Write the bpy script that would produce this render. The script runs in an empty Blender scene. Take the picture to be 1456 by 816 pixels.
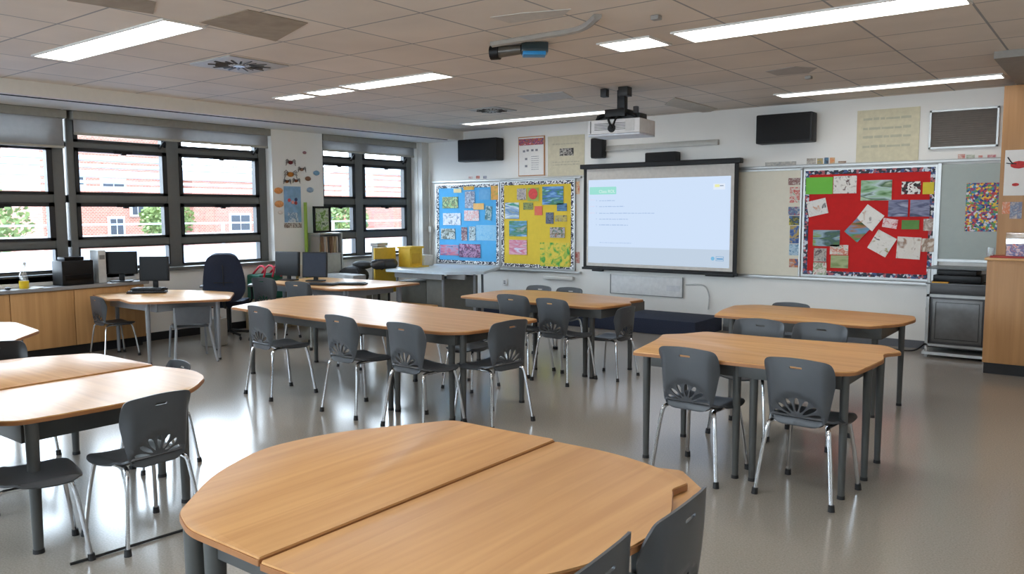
import bpy, bmesh, math, random
from math import sin, cos, pi, radians
from mathutils import Vector, Matrix
from mathutils.geometry import delaunay_2d_cdt
random.seed(7)
SC = bpy.context.scene
COL = SC.collection
# ------------------------------------------------------------------ measured camera and room planes (metres)
CAMH = 1.6
FPX, PITCH, YAW, ROLL = 1143.483, radians(5.338), radians(37.378), radians(-0.211)
XG, XL, YF, ZC = -9.918, -9.718, 10.244, 2.925
XR, YB = 1.7, -3.2
Fv = Vector((-sin(YAW)*cos(PITCH), cos(YAW)*cos(PITCH), -sin(PITCH)))
R0 = Vector((cos(YAW), sin(YAW), 0)); U0 = R0.cross(Fv)
Rv = R0*cos(ROLL)+U0*sin(ROLL); Uv = -R0*sin(ROLL)+U0*cos(ROLL)
def at(u, v, X=None, Y=None, Z=None):
    """point of the plane X=, Y= or Z= that the photo shows at (u, v)"""
    d = Fv + Rv*((u-728)/FPX) + Uv*((408-v)/FPX)
    t = X/d.x if X is not None else (Y/d.y if Y is not None else (Z-CAMH)/d.z)
    return d*t + Vector((0, 0, CAMH))
# ------------------------------------------------------------------ materials
MATS = {}
def nt(name):
    m = bpy.data.materials.new(name); m.use_nodes = True
    n = m.node_tree; b = n.nodes['Principled BSDF']
    return m, n, b
def lin(c):
    return tuple((x/12.92 if x <= .04045 else ((x+.055)/1.055)**2.4) for x in [k/255 for k in c])
def mat(name, rgb, rough=.5, metal=0., var=.06, scale=18., bump=0., spec=.5):
    """plain surface with a faint procedural mottling"""
    if name in MATS: return MATS[name]
    m, n, b = nt(name)
    c = lin(rgb)
    tc = n.nodes.new('ShaderNodeTexCoord'); ns = n.nodes.new('ShaderNodeTexNoise')
    ns.inputs['Scale'].default_value = scale; ns.inputs['Detail'].default_value = 3
    n.links.new(tc.outputs['Object'], ns.inputs['Vector'])
    cr = n.nodes.new('ShaderNodeValToRGB')
    cr.color_ramp.elements[0].position = .3; cr.color_ramp.elements[1].position = .7
    cr.color_ramp.elements[0].color = (*[x*(1-var) for x in c], 1)
    cr.color_ramp.elements[1].color = (*[min(1, x*(1+var)) for x in c], 1)
    n.links.new(ns.outputs['Fac'], cr.inputs['Fac']); n.links.new(cr.outputs['Color'], b.inputs['Base Color'])
    b.inputs['Roughness'].default_value = rough; b.inputs['Metallic'].default_value = metal
    b.inputs['Specular IOR Level'].default_value = spec
    if bump:
        bp = n.nodes.new('ShaderNodeBump'); bp.inputs['Strength'].default_value = bump
        n.links.new(ns.outputs['Fac'], bp.inputs['Height']); n.links.new(bp.outputs['Normal'], b.inputs['Normal'])
    MATS[name] = m; return m
def wood(name, c1, c2, axis='X', rough=.4, s=1.0):
    if name in MATS: return MATS[name]
    m, n, b = nt(name)
    tc = n.nodes.new('ShaderNodeTexCoord'); mp = n.nodes.new('ShaderNodeMapping')
    st = {'X': (1.2, 22, 22), 'Y': (22, 1.2, 22), 'Z': (22, 22, 1.0)}[axis]
    mp.inputs['Scale'].default_value = tuple(k*s for k in st)
    n.links.new(tc.outputs['Object'], mp.inputs['Vector'])
    ns = n.nodes.new('ShaderNodeTexNoise'); ns.inputs['Scale'].default_value = 1.6; ns.inputs['Detail'].default_value = 6
    ns.inputs['Distortion'].default_value = .6
    n.links.new(mp.outputs['Vector'], ns.inputs['Vector'])
    cr = n.nodes.new('ShaderNodeValToRGB')
    cr.color_ramp.elements[0].position = .3; cr.color_ramp.elements[1].position = .68
    cr.color_ramp.elements[0].color = (*lin(c1), 1); cr.color_ramp.elements[1].color = (*lin(c2), 1)
    n.links.new(ns.outputs['Fac'], cr.inputs['Fac']); n.links.new(cr.outputs['Color'], b.inputs['Base Color'])
    b.inputs['Roughness'].default_value = rough; b.inputs['Specular IOR Level'].default_value = .5
    MATS[name] = m; return m
EXPO = 0.5
def emis(name, rgb, s, linear=False):
    if not linear: s = s/2**EXPO
    if name in MATS: return MATS[name]
    m, n, b = nt(name)
    n.nodes.remove(b); e = n.nodes.new('ShaderNodeEmission')
    e.inputs['Color'].default_value = (*(rgb if linear else lin(rgb)), 1); e.inputs['Strength'].default_value = s
    n.links.new(e.outputs[0], n.nodes['Material Output'].inputs['Surface'])
    MATS[name] = m; return m
def art(seed, pal, scale=9., kind='noise'):
    """a child's painting / photo print: patches of the given colours"""
    name = 'art_%s' % seed
    if name in MATS: return MATS[name]
    m, n, b = nt(name)
    tc = n.nodes.new('ShaderNodeTexCoord'); mp = n.nodes.new('ShaderNodeMapping')
    mp.inputs['Location'].default_value = (seed*1.37, seed*.71, seed*2.3)
    n.links.new(tc.outputs['Object'], mp.inputs['Vector'])
    if kind == 'noise':
        t = n.nodes.new('ShaderNodeTexNoise'); t.inputs['Scale'].default_value = scale; t.inputs['Detail'].default_value = 4
        t.inputs['Distortion'].default_value = 1.2; out = t.outputs['Fac']
    elif kind == 'bands':
        mp.inputs['Scale'].default_value = (.35, 1, 1.6)
        t = n.nodes.new('ShaderNodeTexNoise'); t.inputs['Scale'].default_value = scale; t.inputs['Detail'].default_value = 3
        t.inputs['Distortion'].default_value = .5; out = t.outputs['Fac']
    else:
        t = n.nodes.new('ShaderNodeTexVoronoi'); t.inputs['Scale'].default_value = scale*1.6
        s = n.nodes.new('ShaderNodeSeparateColor'); n.links.new(t.outputs['Color'], s.inputs[0]); out = s.outputs[0]
    n.links.new(mp.outputs['Vector'], t.inputs['Vector'])
    cr = n.nodes.new('ShaderNodeValToRGB'); r = cr.color_ramp; r.interpolation = 'CONSTANT' if kind == 'cells' else 'LINEAR'
    lo, hi = (0, 1) if kind == 'cells' else (.3, .7)
    k = len(pal)
    while len(r.elements) < k: r.elements.new(.5)
    for i, c in enumerate(pal):
        r.elements[i].position = lo+(hi-lo)*i/(k if kind == 'cells' else max(1, k-1)); r.elements[i].color = (*lin(c), 1)
    n.links.new(out, cr.inputs['Fac']); n.links.new(cr.outputs['Color'], b.inputs['Base Color'])
    b.inputs['Roughness'].default_value = .55
    MATS[name] = m; return m
W_ = (232, 230, 224); K_ = (28, 28, 32)
shell = mat('charcoal_plastic', (66, 69, 73), .36, var=.04)
shellblk = mat('black_plastic', (26, 27, 30), .35)
chrome = mat('chrome', (200, 202, 205), .16, 1.0, .02)
greymet = mat('grey_powder_metal', (72, 73, 72), .48, 0, .03)
paleleg = mat('pale_grey_metal', (138, 142, 148), .4, .1, .03)
rubber = mat('black_rubber', (22, 22, 24), .6)
oakY = wood('oak_laminate_lengthwise', (180, 132, 82), (200, 153, 100), 'Y', .46, .6)
oakX = wood('oak_laminate', (190, 138, 80), (212, 164, 104), 'X', .37, .6)
oakedge = mat('oak_edge_band', (150, 100, 58), .5)
oakcab = wood('oak_veneer', (186, 138, 86), (206, 158, 104), 'Z', .45, .5)
oakdark = wood('oak_veneer_brown', (166, 120, 74), (184, 138, 90), 'Z', .5, .5)
wallm = mat('painted_wall', (238, 237, 233), .7, 0, .015, 3., .02)
whitem = mat('white_paint', (214, 213, 208), .5, 0, .02)
creamm = mat('cream_board', (220, 214, 196), .45, 0, .02)
alum = mat('aluminium', (176, 178, 178), .35, .6, .03)
winframe = mat('window_frame_grey', (104, 106, 104), .45, .2, .03)
sashm = mat('sash_dark', (42, 43, 45), .4, .2, .05)
blackm = mat('black_casing', (18, 18, 20), .45, spec=.3)
blackgloss = mat('black_gloss', (10, 10, 12), .3, spec=.18)
navyfab = mat('navy_fabric', (28, 36, 56), .85, 0, .12, 60, .1)
darkgrey = mat('dark_grey_metal', (66, 66, 68), .4, .3)
midgrey = mat('mid_grey', (120, 121, 122), .5)
blueblack = mat('navy_carpet', (38, 46, 66), .9, 0, .25, 80, .2)
paper = mat('white_paper', (232, 230, 226), .7, 0, .02)
# ------------------------------------------------------------------ mesh builder
class MB:
    def __init__(s): s.b = bmesh.new()
    def box(s, c, d, rz=0, bev=0, rx=0, ry=0):
        g = bmesh.ops.create_cube(s.b, size=1)['verts']
        M = Matrix.Translation(Vector(c)) @ Matrix.Rotation(rz, 4, 'Z') @ Matrix.Rotation(ry, 4, 'Y') @ Matrix.Rotation(rx, 4, 'X') @ Matrix.Diagonal((d[0], d[1], d[2], 1))
        bmesh.ops.transform(s.b, matrix=M, verts=g)
        if bev:
            e = {e for v in g for e in v.link_edges}
            bmesh.ops.bevel(s.b, geom=list(e), offset=bev, segments=2, affect='EDGES', profile=.6)
        return s
    def b2(s, x0, x1, y0, y1, z0, z1, bev=0):
        return s.box(((x0+x1)/2, (y0+y1)/2, (z0+z1)/2), (abs(x1-x0), abs(y1-y0), abs(z1-z0)), 0, bev)
    def tube(s, pts, r, n=10, r2=None, smooth=0, caps=True):
        P = [Vector(p) for p in pts]
        if smooth:
            Q = []
            for i in range(len(P)-1):
                a, b, c, d = P[max(i-1, 0)], P[i], P[i+1], P[min(i+2, len(P)-1)]
                for k in range(smooth):
                    t = k/smooth
                    Q.append(.5*((2*b)+(c-a)*t+(2*a-5*b+4*c-d)*t*t+(3*b-a-3*c+d)*t**3))
            Q.append(P[-1]); P = Q
        rings = []; N = len(P)
        up = Vector((0, 0, 1)); 
        for i, p in enumerate(P):
            t = (P[min(i+1, N-1)]-P[max(i-1, 0)]).normalized()
            u = up - t*up.dot(t)
            if u.length < .15: u = Vector((1, 0, 0)) - t*t.x
            u.normalize(); w = t.cross(u)
            rr = r if r2 is None else r+(r2-r)*i/(N-1)
            rings.append([s.b.verts.new(p+(u*cos(2*pi*k/n)+w*sin(2*pi*k/n))*rr) for k in range(n)])
            up = u
        for a, b in zip(rings, rings[1:]):
            for k in range(n): s.b.faces.new((a[k], a[(k+1) % n], b[(k+1) % n], b[k]))
        if caps: s.b.faces.new(rings[0][::-1]); s.b.faces.new(rings[-1])
        return s
    def prism(s, poly, z0, z1, bev=0):
        lo = [s.b.verts.new((p[0], p[1], z0)) for p in poly]; hi = [s.b.verts.new((p[0], p[1], z1)) for p in poly]
        n = len(poly)
        top = s.b.faces.new(hi); s.b.faces.new(lo[::-1])
        for i in range(n): s.b.faces.new((lo[i], lo[(i+1) % n], hi[(i+1) % n], hi[i]))
        if bev: bmesh.ops.bevel(s.b, geom=list(top.edges), offset=bev, segments=2, affect='EDGES', profile=.5)
        return s
    def lathe(s, prof, c=(0, 0, 0), n=20):
        c = Vector(c); rings = []
        for r, z in prof: rings.append([s.b.verts.new(c+Vector((r*cos(2*pi*k/n), r*sin(2*pi*k/n), z))) for k in range(n)])
        for a, b in zip(rings, rings[1:]):
            for k in range(n): s.b.faces.new((a[k], a[(k+1) % n], b[(k+1) % n], b[k]))
        s.b.faces.new(rings[0][::-1]); s.b.faces.new(rings[-1])
        return s
    def sphere(s, c, r, sc=(1, 1, 1), sub=2):
        g = bmesh.ops.create_icosphere(s.b, subdivisions=sub, radius=r)['verts']
        bmesh.ops.transform(s.b, matrix=Matrix.Translation(Vector(c)) @ Matrix.Diagonal((*sc, 1)), verts=g)
        return s
    def xform(s, M): bmesh.ops.transform(s.b, matrix=M, verts=s.b.verts); return s
    def build(s, name, m, parent=None, angle=35, loc=None):
        bmesh.ops.recalc_face_normals(s.b, faces=s.b.faces)
        if loc is not None: bmesh.ops.translate(s.b, vec=-Vector(loc), verts=s.b.verts)
        me = bpy.data.meshes.new(name); s.b.to_mesh(me); s.b.free()
        me.polygons.foreach_set('use_smooth', [True]*len(me.polygons)); me.set_sharp_from_angle(angle=radians(angle))
        me.materials.append(m)
        o = bpy.data.objects.new(name, me); COL.objects.link(o)
        if parent: o.parent = parent
        if loc is not None: o.location = loc
        return o
def tag(o, label=None, cat=None, group=None, kind=None):
    if label: o['label'] = label
    if cat: o['category'] = cat
    if group: o['group'] = group
    if kind: o['kind'] = kind
    return o
def empty(name, loc, rz=0, label=None, cat=None, group=None, kind=None, s=1):
    o = bpy.data.objects.new(name, None); COL.objects.link(o); o.empty_display_size = .1
    o.location = loc; o.rotation_euler = (0, 0, rz); o.scale = (s, s, s)
    return tag(o, label, cat, group, kind)
def copy_tree(o, parent=None):
    c = o.copy(); COL.objects.link(c)
    if parent: c.parent = parent
    for ch in [x for x in bpy.data.objects if x.parent == o]: copy_tree(ch, c)
    return c
def rp(pts, r=.05, n=5):
    out = []; N = len(pts)
    for i in range(N):
        p = Vector(pts[i][:2]); a = Vector(pts[i-1][:2]); b = Vector(pts[(i+1) % N][:2])
        rr = pts[i][2] if len(pts[i]) > 2 else r
        da = min(rr, (a-p).length*.45); db = min(rr, (b-p).length*.45)
        s, e = p+(a-p).normalized()*da, p+(b-p).normalized()*db
        for k in range(n+1):
            t = k/n; q = s*(1-t)**2+p*2*t*(1-t)+e*t*t; out.append((q.x, q.y))
    return out
def scribble(mb, x0, x1, z, h, y, rnd, axis='Y', gap=.35):
    """a line of small illegible word marks on a sheet facing the room"""
    x = x0
    while x < x1:
        w = min(h*rnd.uniform(1.2, 4), x1-x)
        mb.b2(x, x+w, y-.0015, y, z, z+h*rnd.uniform(.55, .8)); x += w+h*gap*1.6
# ------------------------------------------------------------------ camera and render settings
cd = bpy.data.cameras.new('camera'); cam = bpy.data.objects.new('camera', cd); COL.objects.link(cam)
cd.sensor_width = 36; cd.lens = FPX/1456*36; cd.clip_start = .05; cd.clip_end = 400
cam.matrix_world = Matrix(((Rv.x, Uv.x, -Fv.x, 0), (Rv.y, Uv.y, -Fv.y, 0), (Rv.z, Uv.z, -Fv.z, CAMH), (0, 0, 0, 1)))
SC.camera = cam
SC.view_settings.view_transform = 'Standard'; SC.view_settings.look = 'None'
SC.view_settings.gamma = 1; SC.view_settings.use_curve_mapping = False; SC.view_settings.exposure = EXPO
SC.cycles.use_denoising = True; SC.cycles.max_bounces = 10; SC.cycles.diffuse_bounces = 6; SC.cycles.glossy_bounces = 5
SC.cycles.transparent_max_bounces = 16; SC.cycles.sample_clamp_indirect = 6; SC.cycles.caustics_reflective = False
# world: bright hazy sky
wd = bpy.data.worlds.new('sky'); SC.world = wd; wd.use_nodes = True
wn = wd.node_tree; bg = wn.nodes['Background']
tc = wn.nodes.new('ShaderNodeTexCoord'); sp = wn.nodes.new('ShaderNodeSeparateXYZ'); cr = wn.nodes.new('ShaderNodeValToRGB')
wn.links.new(tc.outputs['Generated'], sp.inputs[0]); wn.links.new(sp.outputs['Z'], cr.inputs['Fac'])
cr.color_ramp.elements[0].color = (.85, .93, 1.0, 1); cr.color_ramp.elements[1].color = (.66, .82, 1.0, 1)
wn.links.new(cr.outputs['Color'], bg.inputs['Color']); bg.inputs['Strength'].default_value = 12
_mr = wn.nodes.new('ShaderNodeMapRange'); _mr.interpolation_type = 'SMOOTHSTEP'   # hazy sky, brightest on the low-sun side beyond the street
_mr.inputs['From Min'].default_value = -.9; _mr.inputs['From Max'].default_value = .7; _mr.inputs['To Min'].default_value = 13; _mr.inputs['To Max'].default_value = 3.5
wn.links.new(sp.outputs['X'], _mr.inputs['Value']); wn.links.new(_mr.outputs['Result'], bg.inputs['Strength'])
sl = bpy.data.lights.new('sun', 'SUN'); sun = bpy.data.objects.new('sun', sl); COL.objects.link(sun)
sl.energy = 1.2; sl.angle = .03; sl.color = (1, .96, .9)
sun.rotation_euler = Vector((-.62, .35, -.7)).to_track_quat('-Z', 'Y').to_euler()
# ------------------------------------------------------------------ room shell
def floor_mat():
    m, n, b = nt('vinyl_floor')
    tc = n.nodes.new('ShaderNodeTexCoord')
    a = n.nodes.new('ShaderNodeTexNoise'); a.inputs['Scale'].default_value = 110; a.inputs['Detail'].default_value = 3
    c = n.nodes.new('ShaderNodeTexNoise'); c.inputs['Scale'].default_value = 1.1; c.inputs['Detail'].default_value = 3
    for x in (a, c): n.links.new(tc.outputs['Object'], x.inputs['Vector'])
    r = n.nodes.new('ShaderNodeValToRGB'); r.color_ramp.elements[0].position = .32; r.color_ramp.elements[1].position = .68
    r.color_ramp.elements[0].color = (*lin((148, 142, 133)), 1); r.color_ramp.elements[1].color = (*lin((166, 160, 151)), 1)
    n.links.new(a.outputs['Fac'], r.inputs['Fac']); n.links.new(r.outputs['Color'], b.inputs['Base Color'])
    rr = n.nodes.new('ShaderNodeMapRange'); rr.inputs['To Min'].default_value = .13; rr.inputs['To Max'].default_value = .22
    n.links.new(c.outputs['Fac'], rr.inputs['Value']); n.links.new(rr.outputs['Result'], b.inputs['Roughness'])
    b.inputs['Specular IOR Level'].default_value = .6
    bp = n.nodes.new('ShaderNodeBump'); bp.inputs['Strength'].default_value = .008; n.links.new(a.outputs['Fac'], bp.inputs['Height'])
    n.links.new(bp.outputs['Normal'], b.inputs['Normal'])
    return m
def ceil_mat():
    m, n, b = nt('ceiling_tiles')
    tc = n.nodes.new('ShaderNodeTexCoord'); mp = n.nodes.new('ShaderNodeMapping')
    mp.inputs['Location'].default_value = (.87+.74*20, -4.02+.675*20, 0)
    n.links.new(tc.outputs['Object'], mp.inputs['Vector'])
    br = n.nodes.new('ShaderNodeTexBrick'); br.offset = 0; br.squash = 1
    br.inputs['Scale'].default_value = 1; br.inputs['Brick Width'].default_value = .74; br.inputs['Row Height'].default_value = .675
    br.inputs['Mortar Size'].default_value = .009; br.inputs['Mortar Smooth'].default_value = .2
    br.inputs['Color1'].default_value = (*lin((224, 214, 203)), 1); br.inputs['Color2'].default_value = (*lin((233, 224, 214)), 1)
    br.inputs['Mortar'].default_value = (*lin((160, 160, 160)), 1)
    n.links.new(mp.outputs['Vector'], br.inputs['Vector'])
    ns = n.nodes.new('ShaderNodeTexNoise'); ns.inputs['Scale'].default_value = 1.3; ns.inputs['Detail'].default_value = 5
    n.links.new(tc.outputs['Object'], ns.inputs['Vector'])
    mr = n.nodes.new('ShaderNodeMapRange'); mr.inputs['From Min'].default_value = .35; mr.inputs['From Max'].default_value = .7
    mr.inputs['To Min'].default_value = 1.0; mr.inputs['To Max'].default_value = .88
    n.links.new(ns.outputs['Fac'], mr.inputs['Value'])
    mx = n.nodes.new('ShaderNodeVectorMath'); mx.operation = 'SCALE'
    n.links.new(br.outputs['Color'], mx.inputs[0]); n.links.new(mr.outputs['Result'], mx.inputs['Scale'])
    n.links.new(mx.outputs['Vector'], b.inputs['Base Color']); b.inputs['Roughness'].default_value = .8
    bp = n.nodes.new('ShaderNodeBump'); bp.inputs['Strength'].default_value = .4; bp.inputs['Distance'].default_value = .01; bp.invert = True
    n.links.new(br.outputs['Fac'], bp.inputs['Height']); n.links.new(bp.outputs['Normal'], b.inputs['Normal'])
    return m
tag(MB().b2(XL-.3, XR+.2, YB-.2, YF+.2, -.1, 0).build('floor', floor_mat()), kind='structure')
tag(MB().b2(XL-.3, XR+.2, YB-.2, YF+.2, ZC, ZC+.1).build('ceiling', ceil_mat()), kind='structure')
tag(MB().b2(XL-.3, XR+.2, YF, YF+.2, 0, ZC).build('wall_front', wallm), kind='structure')
tag(MB().b2(XL-.3, XR+.2, YB-.2, YB, 0, .9).b2(XL-.3, XR+.2, YB-.2, YB, 2.7, ZC).b2(XL-.3, -8.6, YB-.2, YB, .9, 2.7).b2(.6, XR+.2, YB-.2, YB, .9, 2.7).build('wall_back', wallm), kind='structure')  # opening left for the added window behind the camera
tag(MB().b2(XR, XR+.2, YB, YF, 0, ZC).build('wall_right', wallm), kind='structure')
ZS, ZH = .89, 2.80
UNITS = [(4.38, 7.11, 5.685, 2.51), (1.62, 4.34, 2.98, 2.345), (-1.16, 1.58, .21, 2.51), (8.02, 10.06, 8.86, 2.53)]
w = MB()
w.b2(XL-.3, XL, YB, YF, 0, ZS); w.b2(XL-.3, XL, YB, YF, ZH, ZC)
w.b2(XL-.3, XL, YB, -1.16, ZS, ZH); w.b2(XL-.3, XL, 7.11, 8.02, ZS, ZH); w.b2(XL-.3, XL, 10.06, YF, ZS, ZH)
tag(w.build('wall_left', wallm), kind='structure')
# bulkhead over the windows, with a black strip standing in for the shadow gap along it
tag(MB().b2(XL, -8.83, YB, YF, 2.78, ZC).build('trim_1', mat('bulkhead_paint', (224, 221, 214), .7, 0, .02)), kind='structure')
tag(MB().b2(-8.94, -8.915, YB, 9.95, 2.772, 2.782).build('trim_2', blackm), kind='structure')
tag(MB().b2(-.97, XR, 7.95, YF, 2.865, ZC).build('trim_3', mat('soffit_shade_grey', (150, 146, 140), .7)), kind='structure')  # soffit colour darkened to carry the shade on its underside
# window sill ledge
tag(MB().b2(XG-.02, XL+.06, 5.06, 7.13, ZS-.02, ZS+.02).b2(XG-.02, XL+.06, 8.0, 10.08, ZS-.02, ZS+.02).build('trim_4', winframe), kind='structure')
tag(MB().b2(-4.25, -1.75, YF-.02, YF, 0, .09).build('baseboard_front', mat('grey_skirting', (92, 94, 100), .5)), kind='structure')
tag(MB().b2(XL, XL+.02, 5.1, 9.4, 0, .10).build('baseboard_left', rubber), kind='structure')
# pale casings beside the far window
tag(MB().b2(XL, XL+.10, 10.07, YF, 0, 2.78).build('trim_5', whitem), kind='structure')
glassm, gn, gb = nt('window_glass'); gn.nodes.remove(gb)
_t = gn.nodes.new('ShaderNodeBsdfTransparent'); _t.inputs[0].default_value = (.95, .98, 1, 1)
_g = gn.nodes.new('ShaderNodeBsdfGlossy'); _g.inputs['Roughness'].default_value = .02; _m = gn.nodes.new('ShaderNodeMixShader'); _m.inputs[0].default_value = .06
gn.links.new(_t.outputs[0], _m.inputs[1]); gn.links.new(_g.outputs[0], _m.inputs[2]); gn.links.new(_m.outputs[0], gn.nodes['Material Output'].inputs['Surface'])
clearm, gn2, gb2 = nt('clear_plastic'); gn2.nodes.remove(gb2)
_t = gn2.nodes.new('ShaderNodeBsdfTransparent'); _t.inputs[0].default_value = (.9, .93, .95, 1)
_g = gn2.nodes.new('ShaderNodeBsdfGlossy'); _g.inputs['Roughness'].default_value = .08; _m = gn2.nodes.new('ShaderNodeMixShader'); _m.inputs[0].default_value = .25
gn2.links.new(_t.outputs[0], _m.inputs[1]); gn2.links.new(_g.outputs[0], _m.inputs[2]); gn2.links.new(_m.outputs[0], gn2.nodes['Material Output'].inputs['Surface'])
def window(i, y0, y1, ym):
    root = empty('window_%d' % i, (XG, (y0+y1)/2, ZS), kind='structure')
    o = root.location.copy()
    def L(mb): return mb.xform(Matrix.Translation(-o))
    f = MB(); d = .06
    for a, b in ((y0, y0+.08), (ym-.085, ym+.085), (y1-.13, y1)): f.b2(XG-d, XG+d, a, b, ZS, ZH, .006)
    for a, b in ((1.20, 1.29), (1.725, 1.82), (2.37, 2.44), (ZS, ZS+.05)): f.b2(XG-d+.01, XG+d-.012, y0, y1, a, b, .004)
    L(f).build('window_frame', winframe, root)
    for (a, b) in ((y0+.08, ym-.085), (ym+.085, y1-.13)):
        for (z0, z1, k) in ((.94, 1.20, 0), (1.29, 1.725, 1), (1.82, 2.37, 1), (2.44, ZH, 2)):
            t = .045 if k else .015
            s = MB(); xx = XG+.02
            for q in ((a, a+t, z0, z1), (b-t*1.4, b, z0, z1), (a, b, z0, z0+t*.7), (a, b, z1-t, z1)):
                s.b2(xx-.03, xx+.05, q[0], q[1], q[2], q[3])
            so = L(s).build('sash', sashm, root)
            p = MB().b2(XG-.004, XG+.002, a+t*.7, b-t*.9, z0+t*.5, z1-t*.7)
            L(p).build('pane', glassm, so)
            if k == 1:
                h = MB().b2(xx+.05, xx+.075, (a+b)/2-.11, (a+b)/2+.11, z1-.05, z1-.015, .004)
                h.b2(xx+.055, xx+.09, (a+b)/2-.03, (a+b)/2+.03, z1-.065, z1-.02, .004)
                L(h).build('handle', blackm, so)
            if k == 2:
                h = MB().tube([(xx+.05, b-.02, z0+.0), (xx+.10, b-.05, z0+.06), (xx+.06, b-.10, z0-.03)], .017, 8, smooth=4)
                L(h).build('stay_arm', blackm, so)
for i, (a, b, c, z) in enumerate(UNITS): window(i+1, a, b, c)
blindfab = mat('blind_fabric', (168, 168, 168), .8); 
_b = blindfab.node_tree.nodes['Principled BSDF']; _b.inputs['Transmission Weight'].default_value = 0
_mx = blindfab.node_tree.nodes.new('ShaderNodeMixShader'); _tr = blindfab.node_tree.nodes.new('ShaderNodeBsdfTranslucent'); _tr.inputs[0].default_value = (.5, .5, .5, 1)
_mx.inputs[0].default_value = .35
_l = blindfab.node_tree.links; _l.new(_b.outputs[0], _mx.inputs[1]); _l.new(_tr.outputs[0], _mx.inputs[2]); _l.new(_mx.outputs[0], blindfab.node_tree.nodes['Material Output'].inputs['Surface'])
r = empty('window_5', (-4, YB-.1, .9), 0, kind='structure')  # unseen window added in the back wall to brighten the front wall
m = MB().b2(-4.6, 4.6, -.04, .04, 0, .06).b2(-4.6, 4.6, -.04, .04, 1.74, 1.8).b2(-4.6, 4.6, -.03, .03, .85, .93)
for k in range(6): m.b2(-4.6+k*1.82, -4.5+k*1.82, -.04, .04, 0, 1.8)
m.build('window_frame', winframe, r); MB().b2(-4.6, 4.6, -.004, .002, .03, 1.77).build('pane', glassm, r)
BL = ['grey roller blind over the widest window, in front of the two monitors', 'grey roller blind at the far left, drawn down lowest of the blinds', 'grey roller blind over the window beside the camera', 'short grey roller blind over the window nearest the front wall']
for (a, b, c, z), lb in zip(UNITS, BL):
    r = empty('roller_blind', (XL-.06, (a+b)/2, z), 0, lb, 'blind', 'roller blinds over the windows')
    o = r.location.copy(); T = Matrix.Translation(-o)
    MB().b2(XL-.12, XL-.005, a+.03, b-.0, 2.685, 2.778, .006).xform(T).build('cassette', mat('blind_cassette', (150, 149, 142), .5), r)
    MB().b2(XL-.05, XL-.045, a+.05, b-.03, z+.03, 2.69).xform(T).build('fabric', blindfab, r)
    MB().b2(XL-.06, XL-.035, a+.05, b-.03, z, z+.03, .004).xform(T).build('bottom_bar', mat('blind_bar', (176, 172, 160), .5), r)
# daylight portals in the openings
for (a, b, c, z) in UNITS:
    l = bpy.data.lights.new('portal', 'AREA'); l.shape = 'RECTANGLE'; l.size = b-a; l.size_y = ZH-ZS; l.cycles.is_portal = True
    p = bpy.data.objects.new('portal', l); COL.objects.link(p); p.location = (XG-.12, (a+b)/2, (ZS+ZH)/2)
    p.rotation_euler = Matrix(((0, 0, -1), (1, 0, 0), (0, -1, 0))).to_euler() if False else Vector((1, 0, 0)).to_track_quat('-Z', 'Z').to_euler()
l = bpy.data.lights.new('portal', 'AREA'); l.shape = 'RECTANGLE'; l.size = 9.2; l.size_y = 1.8; l.cycles.is_portal = True  # portal for the added back wall window
p = bpy.data.objects.new('portal', l); COL.objects.link(p); p.location = (-4, YB-.18, 1.8); p.rotation_euler = Vector((0, 1, 0)).to_track_quat('-Z', 'Z').to_euler()
# ------------------------------------------------------------------ ceiling lamps
lampm = emis('lamp_diffuser', (1, .965, .915), 8.0, True)
lampw = emis('lamp_diffuser_dim', (1, .965, .915), 3.2, True)
tray = mat('lamp_tray', (225, 224, 220), .5)
LAMPS = [(-7.36, -5.32, 3.05, 3.34, 'long ceiling lamp at the upper left, above the window side', 0),
 (-7.90, -7.42, 5.84, 6.05, 'smallest ceiling lamp, left end of the broken row of three', 0), (-7.28, -6.74, 5.80, 6.03, 'ceiling lamp in the middle of the broken row of three', 0),
 (-6.62, -5.32, 5.74, 6.02, 'longest ceiling lamp of the broken row of three', 0),
 (-3.40, -2.97, 5.60, 5.95, 'short bright ceiling lamp left of the longest lamp', 0), (-2.76, -.88, 5.60, 5.98, 'longest ceiling lamp at the upper right', 0),
 (-3.27, -1.06, 9.24, 9.50, 'ceiling lamp near the front wall above the cream wall chart', 0), (-8.02, -5.47, 9.26, 9.50, 'ceiling lamp near the front wall above the yellow notice board', 0),
 (-7.3, -5.1, .3, .6, 'ceiling lamp near the camera on the window side', 1), (-2.9, -.8, .3, .6, 'ceiling lamp over the camera', 1), (-2.9, -.8, 2.6, 2.9, 'ceiling lamp over the front table', 1)]
for x0, x1, y0, y1, lb, off in LAMPS:
    r = empty('ceiling_lamp', ((x0+x1)/2, (y0+y1)/2, ZC), 0, lb, 'ceiling lamp', 'recessed ceiling lamps'); T = Matrix.Translation(-r.location)
    f = MB(); t = .018
    f.b2(x0-t, x1+t, y0-t, y0, ZC-.014, ZC-.001).b2(x0-t, x1+t, y1, y1+t, ZC-.014, ZC-.001).b2(x0-t, x0, y0, y1, ZC-.014, ZC-.001).b2(x1, x1+t, y0, y1, ZC-.014, ZC-.001)
    f.xform(T).build('frame', tray, r)
    MB().prism(rp([(x0, y0), (x1, y0), (x1, y1), (x0, y1)], .02), ZC-.010, ZC-.002).xform(T).build('diffuser', lampw if y0 > 9 else lampm, r)
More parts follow.
